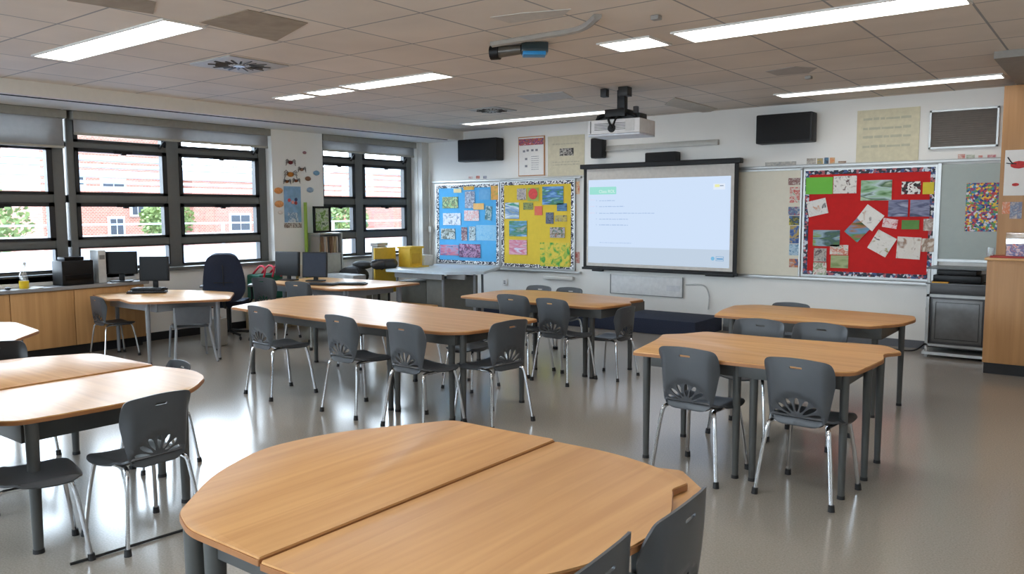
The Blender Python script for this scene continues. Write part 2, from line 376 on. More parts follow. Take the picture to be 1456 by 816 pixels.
# ceiling vents
ventd = mat('vent_slot', (60, 60, 62), .5)
def vent(c, s, lb):
    r = empty('ceiling_vent', (c[0], c[1], ZC), 0, lb, 'ceiling vent', 'square ceiling vents')
    MB().prism(rp([(-s, -s), (s, -s), (s, s), (-s, s)], .03), -.012, -.001).build('face_plate', mat('vent_plate', (178, 178, 176), .5), r)
    d = MB()
    for k in range(20):
        a = 2*pi*k/20+.1; q = a % (pi/2)
        L = s*.86*(1 if k % 2 else .8)
        m = Matrix.Rotation(a, 4, 'Z')
        for v in [0]:
            g = bmesh.ops.create_cube(d.b, size=1)['verts']
            bmesh.ops.transform(d.b, matrix=m @ Matrix.Translation((.1+(L-.1)/2, 0, -.0145)) @ Matrix.Rotation(.35, 4, 'X') @ Matrix.Diagonal((L-.1, s*.06, .006, 1)), verts=g)
    d.build('louvre', ventd, r)
    MB().lathe([(.05, -.022), (.05, -.013)]).build('hub', alum, r)
vent((-6.40, 4.37), .31, 'square ceiling vent with radial slots left of the broken lamp row')
vent((-6.66, 8.3), .24, 'smaller square ceiling vent above the left wall speaker')
# missing tiles, hanging parts
stain = mat('stained_tile', (160, 148, 132), .85, 0, .15, 6)
def ctile(pts, lb, m=stain, dz=.005):
    P = [(p.x, p.y) for p in (at(u, v, Z=ZC) for u, v in pts)]
    o = MB().prism(P, ZC-dz, ZC-.001).build('ceiling_tile', m); tag(o, lb, 'ceiling tile', 'odd ceiling tiles'); return o
ctile([(283, 31), (352, 13), (438, 32), (392, 58)], 'darker stained ceiling tile left of centre beyond the long lamp')
ctile([(95, 0), (142, -12), (222, 2), (218, 19)], 'dark stained ceiling tile above the end of the long left lamp')
pale = mat('pale_tile_edge', (204, 200, 194), .6)
ctile([(697, 24), (740, 18), (812, 12), (800, 22), (760, 27), (725, 32)], 'pale loose ceiling strip above the dark tubular unit', pale)
ctile([(960, 138), (1020, 154), (1005, 160), (945, 148)], 'sagging ceiling tile edge right of the projector', mat('warm_tile', (196, 188, 176), .8), .012)
ctile([(735, 136), (800, 130), (815, 138), (760, 145)], 'bluish ceiling panel right of the small vent', mat('blue_grey_tile', (200, 202, 204), .7))
ctile([(1088, 101), (1130, 94), (1162, 96), (1150, 103), (1105, 107)], 'grey smudged ceiling panel near the black wall speaker', mat('smudge_tile', (176, 170, 164), .7))
tr = MB().tube([at(700, 62, Z=ZC-.01), at(770, 50, Z=ZC-.01), at(825, 40, Z=ZC-.01), at(850, 22, Z=ZC-.01)], .03, 8, smooth=6)
tag(tr.build('ceiling_conduit', mat('conduit_cover', (156, 150, 142), .6)), 'curved pale conduit cover sweeping over the ceiling near the tubular unit', 'conduit')
p0, p1, p2 = at(700, 75, Z=2.87), at(742, 72, Z=2.87), at(778, 72, Z=2.87)
r = empty('ceiling_unit', p0, 0, 'dark tubular ceiling unit with a bright blue panel', 'ceiling unit')
T = Matrix.Translation(-p0)
MB().tube([p0, p1+Vector((0, 0, .01))], .05, 14, .038).xform(T).build('tube', mat('smoked_tube', (92, 86, 78), .3), r)
MB().tube([p0-(p1-p0)*.04, p0+(p1-p0)*.25], .058, 14).xform(T).build('end_cap', blackm, r)
dv = (p2-p1); ang = math.atan2(dv.y, dv.x)
MB().box((p1+p2)/2+Vector((0, 0, .015)), (dv.length*1.05, .16, .075), ang, .008).xform(T).build('housing', mat('smoked_glass', (52, 66, 70), .15), r)
MB().box((p1+p2)/2+Vector((.01, -.02, -.032)), (dv.length*.9, .13, .03), ang, .006).xform(T).build('blue_panel', mat('bright_blue', (40, 140, 205), .4), r)
for (u, v), lb in {(1150, 108): 'small square sensor on the ceiling right of the projector', (933, 22): 'tiny hook on the ceiling above the short lamp'}.items():
    p = at(u, v, Z=ZC); o = MB().b2(-.03, .03, -.03, .03, -.03, -.001, .006).build('ceiling_sensor', mat('sensor_grey', (150, 148, 144), .5)); o.location = p
    tag(o, lb, 'sensor')
# ------------------------------------------------------------------ chairs
def cdt_mesh(mb, outline, holes, step, f, thick):
    """triangulate outline minus holes, lift by f(x,z)->Vector, give it thickness"""
    def inside(p, poly):
        c = False; n = len(poly)
        for i in range(n):
            (x1, y1), (x2, y2) = poly[i], poly[(i+1) % n]
            if (y1 > p[1]) != (y2 > p[1]) and p[0] < (x2-x1)*(p[1]-y1)/(y2-y1)+x1: c = not c
        return c
    V = []; E = []
    for poly in [outline]+holes:
        s = len(V); V += [Vector(p) for p in poly]; n = len(poly); E += [(s+i, s+(i+1) % n) for i in range(n)]
    xs = [p[0] for p in outline]; ys = [p[1] for p in outline]
    y = min(ys)+step/2
    while y < max(ys):
        x = min(xs)+step/2
        while x < max(xs):
            if inside((x, y), outline) and not any(inside((x, y), h) for h in holes): V.append(Vector((x, y)))
            x += step
        y += step
    vo, eo, fo, *_ = delaunay_2d_cdt(V, E, [], 0, 1e-5)
    vs = [f(v.x, v.y) for v in vo]
    keep = []
    for t in fo:
        c = sum((vo[i] for i in t), Vector((0, 0)))/len(t)
        if inside(c, outline) and not any(inside(c, h) for h in holes): keep.append(t)
    nrm = [Vector() for _ in vs]
    for t in keep:
        nn = (vs[t[1]]-vs[t[0]]).cross(vs[t[2]]-vs[t[0]])
        for i in t: nrm[i] += nn
    A = [mb.b.verts.new(v+n.normalized()*thick/2) if n.length else None for v, n in zip(vs, nrm)]
    B = [mb.b.verts.new(v-n.normalized()*thick/2) if n.length else None for v, n in zip(vs, nrm)]
    cnt = {}
    for t in keep:
        mb.b.faces.new([A[i] for i in t]); mb.b.faces.new([B[i] for i in reversed(t)])
        for k in range(len(t)):
            a, b = t[k], t[(k+1) % len(t)]; cnt[(min(a, b), max(a, b))] = cnt.get((min(a, b), max(a, b)), [])+[(a, b)]
    for e, l in cnt.items():
        if len(l) == 1:
            a, b = l[0]; mb.b.faces.new((A[b], A[a], B[a], B[b]))
def make_chair(material):
    root = empty('school_chair', (0, 0, 0))
    # backrest
    ol = rp([(-.150, .425, .07), (.150, .425, .07), (.178, .56, .1), (.205, .72, .1), (.192, .79, .055), (0, .808, .12), (-.192, .79, .055), (-.205, .72, .1), (-.178, .56, .1)], .05, 6)
    holes = [rp([(-.035, .745), (.035, .745), (.035, .757), (-.035, .757)], .006, 2)]
    for k in range(7):
        a = radians(12+k*26); ca, sa = cos(a), sin(a)
        ex, ez = 1.0, 1.0
        r0, r1 = .035, .118
        pts = []
        for j in range(10):
            t = 2*pi*j/10; rr = (r0+r1)/2+(r1-r0)/2*cos(t); ww = .0155*sin(t)*(.35+.65*rr/r1)
            pts.append((1.15*(ca*rr-sa*ww), .468+.98*(sa*rr+ca*ww)))
        holes.append(pts)
    def fb(x, z):
        h = (z-.43)/.37
        y = -.175-.065*h+.03*h*h-.02*(1-(x/.2)**2)*1.3+.0
        if (x/.146)**2+((z-.455)/.138)**2 < 1 and z > .45: y += .012   # recessed vented hollow
        e = max(0, abs(x)-.150)
        return Vector((x-(1 if x > 0 else -1)*e*.15, y+e*.95*(1-.85*min(1, max(0, (z-.66)/.11))), z))
    mb = MB(); cdt_mesh(mb, ol, holes, .017, fb, .009)
    mb.build('backrest', material, root, 50)
    # seat
    so = rp([(-.165, -.20, .06), (.165, -.20, .06), (.21, -.02, .12), (.215, .19, .09), (0, .225, .15), (-.215, .19, .09), (-.21, -.02, .12)], .05, 6)
    def fs(x, y):
        z = .447+.018*(abs(x)/.2)**2-.012*(1-min(1, (y/.2)**2))
        if y > .12: z -= (y-.12)**2*3.2
        if y < -.13: z += (y+.13)**2*5.0
        e = max(0, abs(x)-.18); z -= e*.9*(1 if y > -.1 else 0)
        return Vector((x, y, z))
    mb = MB(); cdt_mesh(mb, so, [], .024, fs, .012)
    mb.build('seat', material, root, 50)
    mb = MB()
    for s in (-1, 1): mb.tube([(s*.15, -.15, .425), (s*.15, .13, .425)], .011, 10)
    mb.tube([(-.15, -.08, .423), (.15, -.08, .423)], .009, 8); mb.tube([(-.15, .09, .423), (.15, .09, .423)], .009, 8)
    mb.build('under_frame', chrome, root)
    for s in (-1, 1):
        for q in (-1, 1):
            if q < 0: P = [(s*.15, -.13, .425), (s*.16, -.165, .42), (s*.172, -.185, .39), (s*.19, -.205, .25), (s*.214, -.235, .02)]
            else: P = [(s*.15, .11, .425), (s*.158, .14, .418), (s*.166, .155, .39), (s*.185, .18, .25), (s*.205, .21, .02)]
            l = MB().tube(P, .0115, 10, smooth=4).build('leg', chrome, root)
            MB().tube([(P[-1][0], P[-1][1], .036), (P[-1][0]+s*.002, P[-1][1]+q*.003, .0)], .0165, 10, .019).build('foot_cap', rubber, l)
    return root
grey_proto = make_chair(shell); black_proto = make_chair(shellblk)
used = {}
def chair(x, y, deg, lb, proto=None, s=1.0, group='grey school chairs round the tables'):
    """(x, y) is the middle of the top of the backrest; deg turns the sitter's view from the front wall towards the windows"""
    p = proto or grey_proto
    o = p if p not in used else copy_tree(p)
    used[p] = 1
    a = radians(deg); bx, by = 0, -.22*s
    o.location = (x-(cos(a)*bx-sin(a)*by), y-(sin(a)*bx+cos(a)*by), 0); o.rotation_euler = (0, 0, a); o.scale = (s, s, s)
    tag(o, lb, 'chair', group); return o
def T79(u, v, z=.79): p = at(u, v, Z=z); return p.x, p.y
CH = [
 (-2.03, 4.345, -3, 'grey school chair at the near side of the right table, the left one of two', 1),
 (-1.39, 4.37, -4, 'grey school chair at the near side of the right table, the right one of two', 1),
 (-2.13, 5.82, 180, 'grey school chair across the right table, left one of two', 1),
 (-1.70, 5.86, 178, 'grey school chair across the right table, right one of two', 1),
 (-2.46, 7.52, 180, 'grey school chair mostly hidden behind the right rear table', .93),
 (-5.93, 4.14, -6, 'grey school chair at the left end of the long table near side', 1),
 (-4.88, 4.14, -3, 'grey school chair in the middle of the long table near side', 1),
 (-4.16, 4.13, -2, 'grey school chair on the long table near side, beside its corner legs', 1),
 (-3.60, 4.70, 82, 'grey school chair at the right end of the long table, seen side-on', 1),
 (-6.30, 5.84, 180, 'low grey school chair under the far side of the long table, left', .84),
 (-5.45, 5.78, 178, 'low grey school chair under the far side of the long table, middle', .84),
 (-4.72, 5.72, 180, 'low grey school chair under the far side of the long table, right', .84),
 (-4.73, 6.18, 0, 'grey school chair at the rear centre table near side, left one', 1),
 (-4.22, 6.11, -5, 'grey school chair at the rear centre table near side, right one', 1),
 (-3.75, 6.72, 88, 'grey school chair at the right end of the rear centre table', .87),
 (-5.46, 7.68, 180, 'grey school chair just peeping over the rear centre table, left', .92),
 (-5.03, 7.68, 180, 'grey school chair just peeping over the rear centre table, right', .92),
 (-3.66, 1.99, 92, 'grey school chair with its vented back to the camera at the bright left table', .92),
 (-4.01, 1.34, -14, 'grey school chair cut by the left edge, only its seat showing under the bright table', .9),
 (-4.86, 2.80, 176, 'grey school chair at the far end of the bright left table', .80),
 (-.94, 2.02, 93, 'grey school chair at the lower right, tucked against the round end of the front table', 1),
 (-.95, 1.59, 94, 'grey school chair cut by the bottom edge, nearest the camera at the front table', 1),
 (-8.50, 6.02, 12, 'grey school chair beside the navy office chair, at the computer table', 1),
 (-7.70, 5.92, 10, 'grey school chair in front of the keyboards on the computer table', 1),
 (-9.0, 4.22, -2, 'small grey school chair at the left end of the small table by the oak cabinets', .86),
]
for x, y, d, lb, s in CH: chair(x, y, d, lb, None, s)
chair(-5.98, 2.13, -90, 'black chair behind the bright left table, cut by the left edge', black_proto, .93, None)
# ------------------------------------------------------------------ tables
def table(name, pts, z, m, legs, lb, group=None, cat='table', apron=.09, inset=.09, th=.024, r=.06, legm=greymet, box=None, lr=.029, edge=True):
    cx = sum(p[0] for p in pts)/len(pts); cy = sum(p[1] for p in pts)/len(pts)
    root = empty(name, (cx, cy, 0), 0, lb, cat, group); T = Matrix.Translation((-cx, -cy, 0))
    P = rp(pts, r)
    MB().prism(P, z-th, z, .004).xform(T).build('tabletop', m, root)
    if edge:
        C = Vector((cx, cy)); Q = [((Vector(p)-C)*(1+.004/max(.1, (Vector(p)-C).length))+C)[:] for p in P]
        MB().prism([tuple(q) for q in Q], z-th+.001, z-.006).xform(T).build('edge_band', oakedge, root)
    if apron:
        x0, x1, y0, y1 = box if box else (min(p[0] for p in pts)+inset, max(p[0] for p in pts)-inset, min(p[1] for p in pts)+inset, max(p[1] for p in pts)-inset)
        t = .022; z1 = z-th; z0 = z1-apron
        a = MB().b2(x0, x1, y0, y0+t, z0, z1, .004).b2(x0, x1, y1-t, y1, z0, z1, .004).b2(x0, x0+t, y0+t, y1-t, z0, z1, .004).b2(x1-t, x1, y0+t, y1-t, z0, z1, .004)
        a.xform(T).build('apron', legm, root)
        MB().b2(x0+t, x1-t, y0+t, y1-t, z0+.01, z0+.016).xform(T).build('book_tray', mat('tray_dark_grey', (70, 72, 75), .6), root)  # tray in a plain dark grey of its own
    for (x, y) in legs:
        l = MB().tube([(x, y, z-th), (x, y, z*.5), (x, y, .012)], lr, 14, lr*.72).xform(T).build('leg', legm, root)
        MB().tube([(x, y, .02), (x, y, 0)], lr*.8, 12, lr*.85).xform(T).build('foot_cap', rubber, l)
    return root
G = 'oak topped classroom tables'
table('classroom_table', [(-2.40, 4.37, .03), (-1.8, 4.41), (-1.22, 4.44, .03), (-1.12, 4.52), (-1.09, 5.0), (-1.14, 5.2), (-1.06, 5.33, .03), (-1.2, 5.53, .04), (-1.75, 5.44, .2), (-2.38, 5.42, .03), (-2.47, 5.22, .02), (-2.57, 5.12, .02), (-2.5, 4.9, .1)],
      .735, oakX, [(-2.42, 4.60), (-2.44, 5.2), (-1.80, 4.56), (-1.70, 4.57), (-1.19, 4.57), (-1.17, 4.98), (-1.19, 5.38)], 'oak topped table at the right with two chairs on each side', G, box=(-2.36, -1.2, 4.54, 5.36), lr=.026)
table('classroom_table', [(-2.72, 6.36, .03), (-2.2, 6.36, .2), (-1.50, 6.40, .03), (-1.34, 6.66, .1), (-1.3, 7.0, .1), (-1.36, 7.24, .05), (-1.9, 7.3, .3), (-2.7, 7.28, .05), (-2.84, 7.1, .05), (-2.8, 6.7, .1)],
      .735, oakX, [(-2.62, 6.5), (-1.42, 7.1), (-1.5, 6.56), (-2.66, 7.12)], 'oak topped table at the right rear in front of the white wall', G, lr=.026, inset=.14)
table('classroom_table', [(-6.75, 4.42, .04), (-6.3, 4.38, .2), (-5.4, 4.36, .3), (-4.7, 4.36, .3), (-4.02, 4.40, .08), (-3.88, 4.52, .06), (-3.78, 4.98, .05), (-3.88, 5.1, .05), (-3.86, 5.42, .06), (-4.4, 5.52, .3), (-5.5, 5.6, .3), (-6.85, 5.72, .1), (-7.02, 5.4, .1), (-6.92, 4.8, .1)],
      .71, oakX, [(-6.86, 4.72), (-4.68, 4.5), (-4.60, 4.5), (-4.06, 4.55), (-3.97, 4.58), (-3.98, 5.34), (-6.85, 5.5), (-5.3, 5.42)], 'longest oak topped table in the middle of the room', G, box=(-6.55, -3.98, 4.50, 5.38))
table('classroom_table', [(-5.62, 6.44, .04), (-4.9, 6.40, .3), (-4.0, 6.38, .1), (-3.88, 6.44, .05), (-3.80, 6.9, .05), (-3.90, 7.0, .05), (-3.86, 7.28, .06), (-4.6, 7.42, .3), (-5.35, 7.42, .1), (-5.66, 7.2, .1)],
      .71, oakX, [(-5.5, 6.6), (-4.02, 6.52), (-4.12, 6.56), (-3.94, 7.12), (-5.45, 7.25), (-4.72, 6.56)], 'oak topped table at the rear centre below the projection screen', G)
# front pair with the seam between them, lower table peeping out
zf = .735
table('classroom_table', [(-1.697, 2.485, .01), (-2.02, 2.47, .1), (-2.20, 2.47, .03), (-2.30, 2.30, .03), (-2.45, 2.05, .12), (-2.50, 1.75, .12), (-2.37, 1.46, .12), (-2.15, 1.215, .03), (-2.02, 1.165, .05), (-1.697, 1.165, .005)],
      zf, oakY, [(-2.125, 1.245), (-2.03, 1.25), (-1.76, 2.38), (-2.2, 2.3)], 'left half of the front oak table, on the window side of its seam', G, box=(-2.02, -1.72, 1.24, 2.36), r=.08, lr=.032)
table('classroom_table', [(-1.689, 2.485, .005), (-1.689, 1.165, .005), (-1.52, 1.175, .08), (-1.30, 1.31, .2), (-1.08, 1.50, .15), (-.985, 1.75, .15), (-.985, 2.03, .12), (-1.085, 2.24, .12), (-1.10, 2.27, .02), (-1.085, 2.355, .015), (-1.24, 2.44, .12), (-1.45, 2.49, .1)],
      zf-.008, oakY, [(-1.62, 1.27), (-1.18, 1.62), (-1.2, 2.25), (-1.6, 2.38)], 'right half of the front oak table with the rounded end', G, box=(-1.665, -1.27, 1.45, 2.3), r=.08, lr=.032)
table('corner_table', [(-1.19, 2.53, .01), (-1.04, 2.38, .01), (-1.055, 2.33, .01), (-1.02, 2.12, .01), (-1.15, 2.02, .02), (-1.35, 2.3, .05), (-1.45, 2.46, .05)],
      .700, oakY, [], 'lower oak leaf peeping out beneath the rounded end of the front table', None, apron=0, edge=False)
# bright left pair
zl = .66
table('classroom_table', [(-4.785, 2.575, .01), (-4.46, 2.65, .12), (-4.22, 2.58, .08), (-4.0, 2.38, .1), (-3.90, 2.20, .04), (-3.96, 2.14, .03), (-3.97, 1.75, .2), (-4.0, 1.50, .05), (-4.1, 1.42, .04), (-4.785, 1.50, .01)],
      zl-.007, oakX, [(-4.02, 1.56), (-4.08, 2.35), (-4.7, 1.62), (-4.6, 2.5)], 'near half of the bright table at the left edge, glaring with window light', G, box=(-4.7, -4.09, 1.54, 2.28), apron=.11, lr=.031)
table('classroom_table', [(-4.795, 2.575, .01), (-4.795, 1.5, .01), (-5.5, 1.4, .1), (-5.78, 1.7, .1), (-5.70, 2.2, .1), (-5.52, 2.56, .08)],
      zl, oakX, [(-5.55, 1.6), (-5.5, 2.4), (-4.88, 1.6), (-4.9, 2.47)], 'far half of the bright table at the left edge, beyond the seam', G, apron=.11, inset=.14)
table('classroom_table', [(-6.95, 2.80, .04), (-7.7, 2.9, .1), (-8.1, 2.3, .1), (-7.6, 1.6, .1), (-6.6, 1.7, .1), (-6.38, 2.30, .05)],
      zl, oakX, [(-7.02, 2.62), (-7.8, 2.6), (-7.4, 1.8), (-6.62, 2.1)], 'small corner of an oak table at the far left edge behind the black chair', G, box=(-7.6, -6.75, 1.85, 2.6))
# small table by cabinets
table('classroom_table', [(-9.36, 4.36, .02), (-8.72, 4.22, .03), (-8.62, 4.30, .03), (-8.2, 4.20, .1), (-8.0, 4.36, .1), (-7.62, 4.98, .06), (-8.25, 5.46, .1), (-8.9, 5.3, .1), (-9.36, 5.05, .03)],
      .68, oakX, [(-8.17, 4.36), (-9.2, 4.55), (-7.85, 4.98), (-8.4, 5.3)], 'small oak topped table beside the oak cabinets, under the keyboards', G, box=(-9.1, -8.1, 4.42, 5.12), legm=paleleg, apron=.10, lr=.025)
# computer table
table('classroom_table', [(-8.85, 6.32, .1), (-8.0, 6.16, .2), (-7.28, 6.15, .12), (-7.05, 6.6, .3), (-7.08, 7.36, .04), (-8.0, 7.3, .1), (-8.9, 7.2, .1)],
      .71, oakX, [(-7.35, 6.35), (-7.25, 7.15), (-8.7, 6.5), (-8.7, 7.0)], 'rounded oak table with two monitors and keyboards near the pier', G, legm=paleleg, box=(-8.7, -7.3, 6.36, 7.1))
# ------------------------------------------------------------------ panel-backed chair at the small table
r = empty('panel_chair', (-8.10, 4.80, 0), radians(68), 'grey chair with a flat rectangular back panel at the small table', 'chair', s=.9)
MB().box((0, -.20, .56), (.40, .018, .21), 0, .006).build('backrest', mat('panel_grey', (92, 96, 102), .45), r)
MB().box((0, 0, .42), (.38, .38, .02), 0, .008).build('seat', shell, r)
for s in (-1, 1):
    MB().tube([(s*.20, -.19, .66), (s*.20, -.20, .45), (s*.19, -.19, .40), (s*.22, -.28, .15), (s*.24, -.36, .012)], .016, 10, smooth=5).build('leg', paleleg, r)
    MB().tube([(s*.19, .0, .40), (s*.19, .16, .40), (s*.20, .20, .36), (s*.22, .24, .012)], .014, 10, smooth=4).build('leg', paleleg, r)
# ------------------------------------------------------------------ office chair
p = at(326, 470, Z=0); ox, oy = -9.10, 5.93
r = empty('office_chair', (ox, oy, 0), radians(48), 'navy fabric swivel office chair with a tall padded back by the window', 'chair')
ol = rp([(-.17, .50, .08), (.17, .50, .08), (.25, .64, .12), (.225, .90, .15), (.165, 1.10, .12), (-.165, 1.10, .12), (-.225, .90, .15), (-.25, .64, .12)], .08, 6)
mb = MB(); cdt_mesh(mb, ol, [], .04, lambda x, z: Vector((x, -.24-.05*(1-(x/.25)**2)-.06*((z-.6)/.5)+.03*math.sin((z-.5)*5), z)), .075)
mb.build('backrest', navyfab, r, 60)
mb = MB().tube([(0, -.325, .70), (0, -.36, .96)], .006, 6).tube([(-.12, -.32, .74), (.12, -.32, .74)], .006, 6)
mb.build('seam', rubber, r)
mb = MB(); so = rp([(-.22, -.22, .08), (.22, -.22, .08), (.25, .2, .1), (-.25, .2, .1)], .08, 6)
cdt_mesh(mb, so, [], .05, lambda x, y: Vector((x, y, .46-.03*max(0, (abs(y)-.15)*4))), .08); mb.build('seat', navyfab, r, 60)
MB().tube([(0, 0, .42), (0, 0, .10)], .03, 14).tube([(0, -.1, .42), (0, -.30, .44), (0, -.34, .62)], .018, 8, smooth=4).build('column', blackm, r)
for s in (-1, 1):
    a = MB().tube([(s*.24, .0, .44), (s*.29, .0, .50), (s*.29, -.02, .66)], .014, 8, smooth=4).build('armrest', blackm, r)
    MB().box((s*.29, 0, .675), (.07, .24, .03), 0, .012).build('arm_pad', midgrey, a)
for k in range(5):
    a = 2*pi*k/5+.3; c, s = cos(a), sin(a)
    l = MB().tube([(0, 0, .10), (c*.28, s*.28, .065)], .022, 8, .015).build('base_arm', blackm, r)
    MB().sphere((c*.29, s*.29, .028), .028, (.6, .6, 1)).build('caster', rubber, l)
# ------------------------------------------------------------------ left counter
r = empty('base_cabinet_run', (-9.55, 3.2, 0), 0, 'oak fronted low cabinets running under the windows at the left', 'cabinet'); T = Matrix.Translation(-r.location)
XC = -9.42
MB().b2(XL+.005, XC-.02, -1.0, 5.0, .11, .745).xform(T).build('body', oakcab, r)
MB().b2(XL+.005, XC-.06, -1.0, 4.98, .0, .11).xform(T).build('plinth', rubber, r)
ys = [.2, 1.0, 1.75, 2.5, 3.18, 3.52, 4.18, 5.0]
for a, b in zip(ys, ys[1:]):
    MB().b2(XC-.02, XC, a+.004, b-.004, .115, .742, .003).xform(T).build('door', oakcab, r)
tag(MB().b2(XL-.0, XC+.03, -1.0, 5.05, .75, .79, .006).build('counter_top', mat('grey_counter', (150, 150, 152), .28)), 'grey worktop running along the windows over the oak cabinets', 'worktop')
tag(MB().b2(XG+.06, XL, -1.0, 5.04, ZS-.06, ZS+.02).build('window_ledge', darkgrey), 'dark ledge behind the grey worktop under the window', 'ledge')
# things on the counter
r = empty('printer', (-9.55, 4.24, .79), radians(4), 'black box printer on the worktop left of the monitors', 'printer')
MB().box((0, 0, .14), (.22, .36, .28), 0, .014).build('body', blackm, r)
MB().box((.112, 0, .09), (.012, .30, .06), 0, .004).build('paper_slot', blackgloss, r)
MB().box((0, -.02, .30), (.16, .22, .04), 0, .008).build('lid', blackgloss, r)
def monitor(loc, rz, w, h, lb, base=.12, tilt=-.04, front=blackgloss, back=blackm):
    r = empty('monitor', loc, rz, lb, 'monitor', 'black flat monitors')
    MB().box((0, 0, base+h/2), (w, .035, h), 0, .006, tilt).build('casing', back, r)
    MB().box((0, -.019, base+h/2), (w-.03, .006, h-.03), 0, 0, tilt).build('screen', front, r)
    MB().box((0, .02, base*.6), (.06, .02, base*1.3), 0, .004).build('neck', blackm, r)
    MB().prism(rp([(-.12, -.08), (.12, -.08), (.12, .1), (-.12, .1)], .05), 0, .014).build('foot', blackm, r)
    return r
monitor((-9.48, 4.76, .79), radians(52), .36, .27, 'black monitor on the worktop end, right of the printer', .09)
monitor((-9.13, 4.98, .681), radians(40), .34, .29, 'black monitor over the keyboards at the end of the oak cabinets', .12)
r = empty('computer_tower', (-9.60, 4.55, .79), 0, 'pale computer tower behind the monitor on the worktop', 'computer')
MB().box((0, 0, .19), (.20, .09, .38), 0, .006).build('casing', mat('pale_case', (196, 198, 198), .4), r); MB().box((.102, 0, .30), (.006, .06, .05)).build('drive_front', midgrey, r)
def keyboard(loc, rz, lb, w=.42):
    r = empty('keyboard', loc, rz, lb, 'keyboard', 'black keyboards')
    MB().box((0, 0, .010), (w, .15, .018), 0, .005).build('base', blackm, r)
    k = MB()
    for i in range(14):
        for j in range(5): k.box((-w/2+.022+i*(w-.03)/14, -.056+j*.028, .023), (.022, .021, .008))
    k.build('keys', mat('key_grey', (46, 47, 50), .4), r)
keyboard((-8.98, 4.80, .682), radians(46), 'lower black keyboard on the small table', .42)
keyboard((-8.99, 4.83, .712), radians(30), 'upper black keyboard stacked on another at the small table', .38)
keyboard((-7.86, 6.42, .712), radians(18), 'black keyboard lying on the computer table in front of the monitors', .42)
keyboard((-7.60, 6.66, .712), radians(28), 'black keyboard behind the first on the computer table', .40)
r = empty('spray_bottle', (-9.50, 3.70, .79), 0, 'clear spray bottle of yellow liquid on the worktop', 'bottle')
MB().lathe([(.045, 0), (.048, .01), (.048, .085)]).build('liquid', mat('yellow_liquid', (226, 190, 40), .2), r)
MB().lathe([(.0485, .086), (.048, .14), (.03, .19), (.018, .22), (.018, .25)]).build('body', clearm, r)
MB().box((.01, 0, .27), (.07, .03, .035), 0, .006).tube([(.045, 0, .27), (.05, 0, .235)], .006, 6).build('trigger_head', mat('white_plastic', (225, 226, 228), .4), r)
r = empty('paper_sheet', (-9.46, 3.80, .7905), .4)
tag(r, 'crumpled white sheet on the worktop beside the spray bottle', 'paper')
MB().box((0, 0, .006), (.14, .09, .004), 0, 0, .08).build('sheet', paper, r)
tag(MB().sphere((0, 0, 0), .035, (1.4, .8, .45)).build('computer_mouse', blackm), 'black computer mouse at the left end of the worktop', 'computer mouse')
bpy.data.objects['computer_mouse'].location = (-9.45, 3.52, .806)
# computer table monitors
monitor((-8.78, 6.62, .71), radians(8), .42, .32, 'black monitor at the left on the computer table', .06)
monitor((-8.37, 6.74, .71), radians(32), .33, .33, 'bluish black monitor at the right on the computer table', .05, -.08, mat('blue_black_gloss', (40, 48, 64), .4, spec=.2))
tag(MB().b2(-8.98, -8.34, 7.36, 7.6, 0, .745, .02).build('grey_case', mat('case_grey', (150, 152, 152), .5)), 'long grey case standing behind the computer table', 'case')
# ------------------------------------------------------------------ stuff along the window pier
r = empty('tote_bag', (-9.45, 6.74, 0), 0, 'green and red canvas bag of books behind the office chair', 'bag')
MB().b2(-.14, .14, -.2, .2, .42, .76, .03).build('body', mat('bag_green', (22, 92, 72), .7), r)
for y in (-.12, .02, .16): MB().tube([(.14, y, .72), (.15, y+.02, .84), (.02, y+.03, .87), (-.12, y, .74)], .014, 8, smooth=4).build('strap', mat('bag_red', (196, 40, 62), .7), r)
MB().b2(-.16, .16, -.22, .3, 0, .42, .01).build('crate', mat('crate_tan', (168, 150, 118), .6), r)
r = empty('paper_roll_bin', (-9.35, 7.2, 0), 0, 'tan bin of rolled papers between the bag and the monitors', 'bin')
MB().lathe([(.11, 0), (.14, .45), (.135, .45), (.105, .02)]).build('bin', mat('bin_tan', (158, 138, 104), .5), r)
for k, (a, b, c) in enumerate([(.05, .02, (214, 208, 196)), (-.05, .04, (176, 150, 96)), (0, -.05, (150, 128, 84)), (.03, -.07, (226, 224, 220))]):
    MB().tube([(a*.6, b*.6, .05), (a*1.5, b*1.5, .86+.03*k)], .035, 10).build('roll', mat('roll_%d' % k, c, .6), r)
r = empty('satchel', (-8.72, 5.47, 0), .3, 'grey bag and papers on the floor under the office chair arm', 'bag')
MB().b2(-.13, .13, -.1, .1, 0, .34, .03).build('body', mat('satchel_grey', (150, 146, 138), .6), r)
MB().tube([(-.1, 0, .33), (-.06, 0, .46), (.06, 0, .46), (.1, 0, .33)], .01, 8, smooth=5).build('strap', mat('satchel_tan', (176, 128, 92), .6), r)
